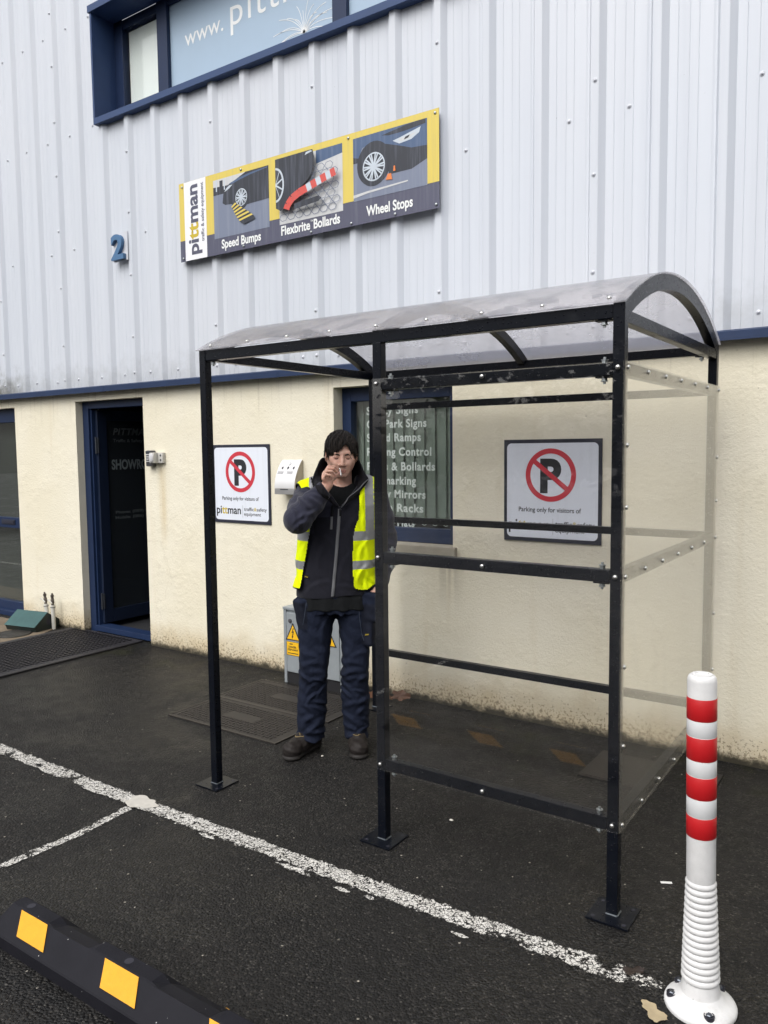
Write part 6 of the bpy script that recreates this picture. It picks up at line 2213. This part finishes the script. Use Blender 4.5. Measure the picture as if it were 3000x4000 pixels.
for cx in (-.095, .132):
    m_ = -1 if cx < 0 else 1
    for k in range(13):
        z = .44 - k * .029 + rf_.uniform(-.012, .012)
        side = 1 if k % 2 else -1
        TR.append((cx - .012 * (z < .3) * (m_ < 0) + side * rf_.uniform(.012, .055), z, side * m_ * rf_.uniform(12, 48) * (1 if k % 3 else -1), rf_.uniform(.028, .062), rf_.uniform(.008, .014), rf_.uniform(.006, .012)))
    for k in range(4):
        TR.append((cx + rf_.uniform(-.03, .03), .56 - k * .045, rf_.uniform(-25, 25), .05, .012, .005))
T.warp(ridges(TR))
for c_ in ((-.122, .010), (.134, .008)):
    T.cone((c_[0], c_[1], -.03), (c_[0], c_[1], .075), .054, .044, 0.006, 'sub')
T.clip(lambda X, Y_, Z: (.072 - .22 * (Y_ + .01) * (Y_ > 0) + .006 * np.sin(X * 60 + Y_ * 25)) - Z)
tro = part('trousers', T, ['trouser', 'trimdark'], lambda c: (((c[:, 0] > .165) & (c[:, 2] > .61) & (c[:, 2] < .83) & (c[:, 1] < .02)) | ((c[:, 0] < -.125) & (c[:, 2] > .70) & (c[:, 2] < .845) & (c[:, 1] < 0))).astype(int))
tl = MB()
for pts in ([(.150, .842), (.154, .76), (.165, .67), (.178, .625)], [(-.128, .845), (-.138, .78), (-.150, .715)]):
    P = []
    for (xa, za), (xb, zb) in zip(pts[:-1], pts[1:]):
        for i in range(8):
            x, z = xa + (xb - xa) * i / 8, za + (zb - za) * i / 8
            ys = T.front(x, z)
            if ys is not None: P.append((x, ys - .0006, z))
    if len(P) > 2: tl.tube(P, .0014, 6)
tl.build('pocket_stitching', plain('blue_grey_stitching', (0.05, 0.065, 0.10), 0.8), tro, local=True, smooth='all')
tg = MB()
ys = T.front(.198, .668) or -.1
put_text(tg, 'Snickers', (.183, ys - .004, .660), Vector((1, .1, .12)).normalized(), Vector((-.1, 0, 1)).normalized(), width=.024, cap=.009, bold=.02, shear=.3)
tg.build('pocket_label', 'gold', tro, local=True, fixn=False)

# --- boots
def boot(ankle, toe, name):
    A, Tt = Vector((ankle[0], ankle[1], 0)), Vector((toe[0], toe[1], 0))
    d = (Tt - A).normalized()
    s_ = Vector((-d.y, d.x, 0))
    heel = A - d * .055
    F = Field((min(heel.x, toe[0]) - .07, min(heel.y, toe[1]) - .08, -.004), (max(heel.x, toe[0]) + .08, max(heel.y, toe[1]) + .09, .20), .004)
    def pt(u, v, z): q = A + d * u + s_ * v; return (q.x, q.y, z)
    Lf = (Tt - A).length
    F.chain([pt(-.012, 0, .175), pt(-.005, 0, .10), pt(-.02, 0, .055)], [.046, .047, .046], .015)
    F.chain([pt(-.025, 0, .048), pt(Lf * .45, .002, .050), pt(Lf - .046, .004, .046)], [.040, .046, .047], .02)
    F.chain([pt(0, 0, .11), pt(Lf * .45, 0, .066)], [.040, .038], .03)
    F.ell(pt(Lf - .050, .004, .048), (.050, .050, .040), .015)
    # sole
    F.chain([pt(-.028, 0, .016), pt(Lf * .45, .002, .014)], [.042, .040], .006, sq=(1, 1, 2.2))
    F.chain([pt(Lf * .45, .002, .014), pt(Lf - .046, .004, .014)], [.041, .052], .006, sq=(1, 1, 2.2))
    F.warp(lambda X, Y_, Z: .0014 * np.sin(Z * 210 + X * 60) * (Z > .04) + .0018 * np.sin((X + Y_) * 90) * (Z > .07))
    F.clip(lambda X, Y_, Z: .0025 - Z + 0 * X + 0 * Y_)
    bt_ = part(name, F, ['boot', 'sole'], lambda c: (c[:, 2] < .027).astype(int))
    b = MB()
    for i in range(4):
        u = Lf * (.27 + .085 * i)
        P = []
        for q in range(9):
            v = -.030 + .060 * q / 8
            x_, y_, _z = pt(u + .012 * math.sin(q * .8 + i * 1.6), v, 0)
            P.append((x_, y_, F.top(x_, y_) + .001))
        b.tube(P, .0022, 6)
    for sg in (-1, 1):
        P = []
        for q in range(7):
            x_, y_, _z = pt(Lf * .28 + .02 * q / 6, sg * (.008 + .034 * q / 6), 0)
            P.append((x_, y_, F.top(x_, y_) + .006 * math.sin(q * .6)))
        b.tube(P, .0020, 6)
    b.build('laces', 'lace', bt_, local=True, smooth='all')
boot((-.118, .020), (-.252, -.150), 'boot')
boot((.134, .022), (.137, -.175), 'boot')

# --- cigarette between finger and thumb
Rz = Matrix.Rotation(TH, 4, 'Z')
def world(p): return MAN + (Rz @ Vector(p))
ca, cb = world((.0600, -.1140, 1.5565)), world((.0660, -.182, 1.5205))
b = MB()
dv = (cb - ca)
b.tube([ca, ca + dv * .90], 0.0044, 12)
cg = b.build('cigarette', 'cig', smooth=True)
tag(cg, 'lit white cigarette held between the man\'s finger and thumb at his lips', 'cigarette')
b = MB(); b.tube([ca + dv * .90, cb], [0.0044, .0032], 12)
b.build('ash_tip', 'ash', cg, local=True, smooth=True)
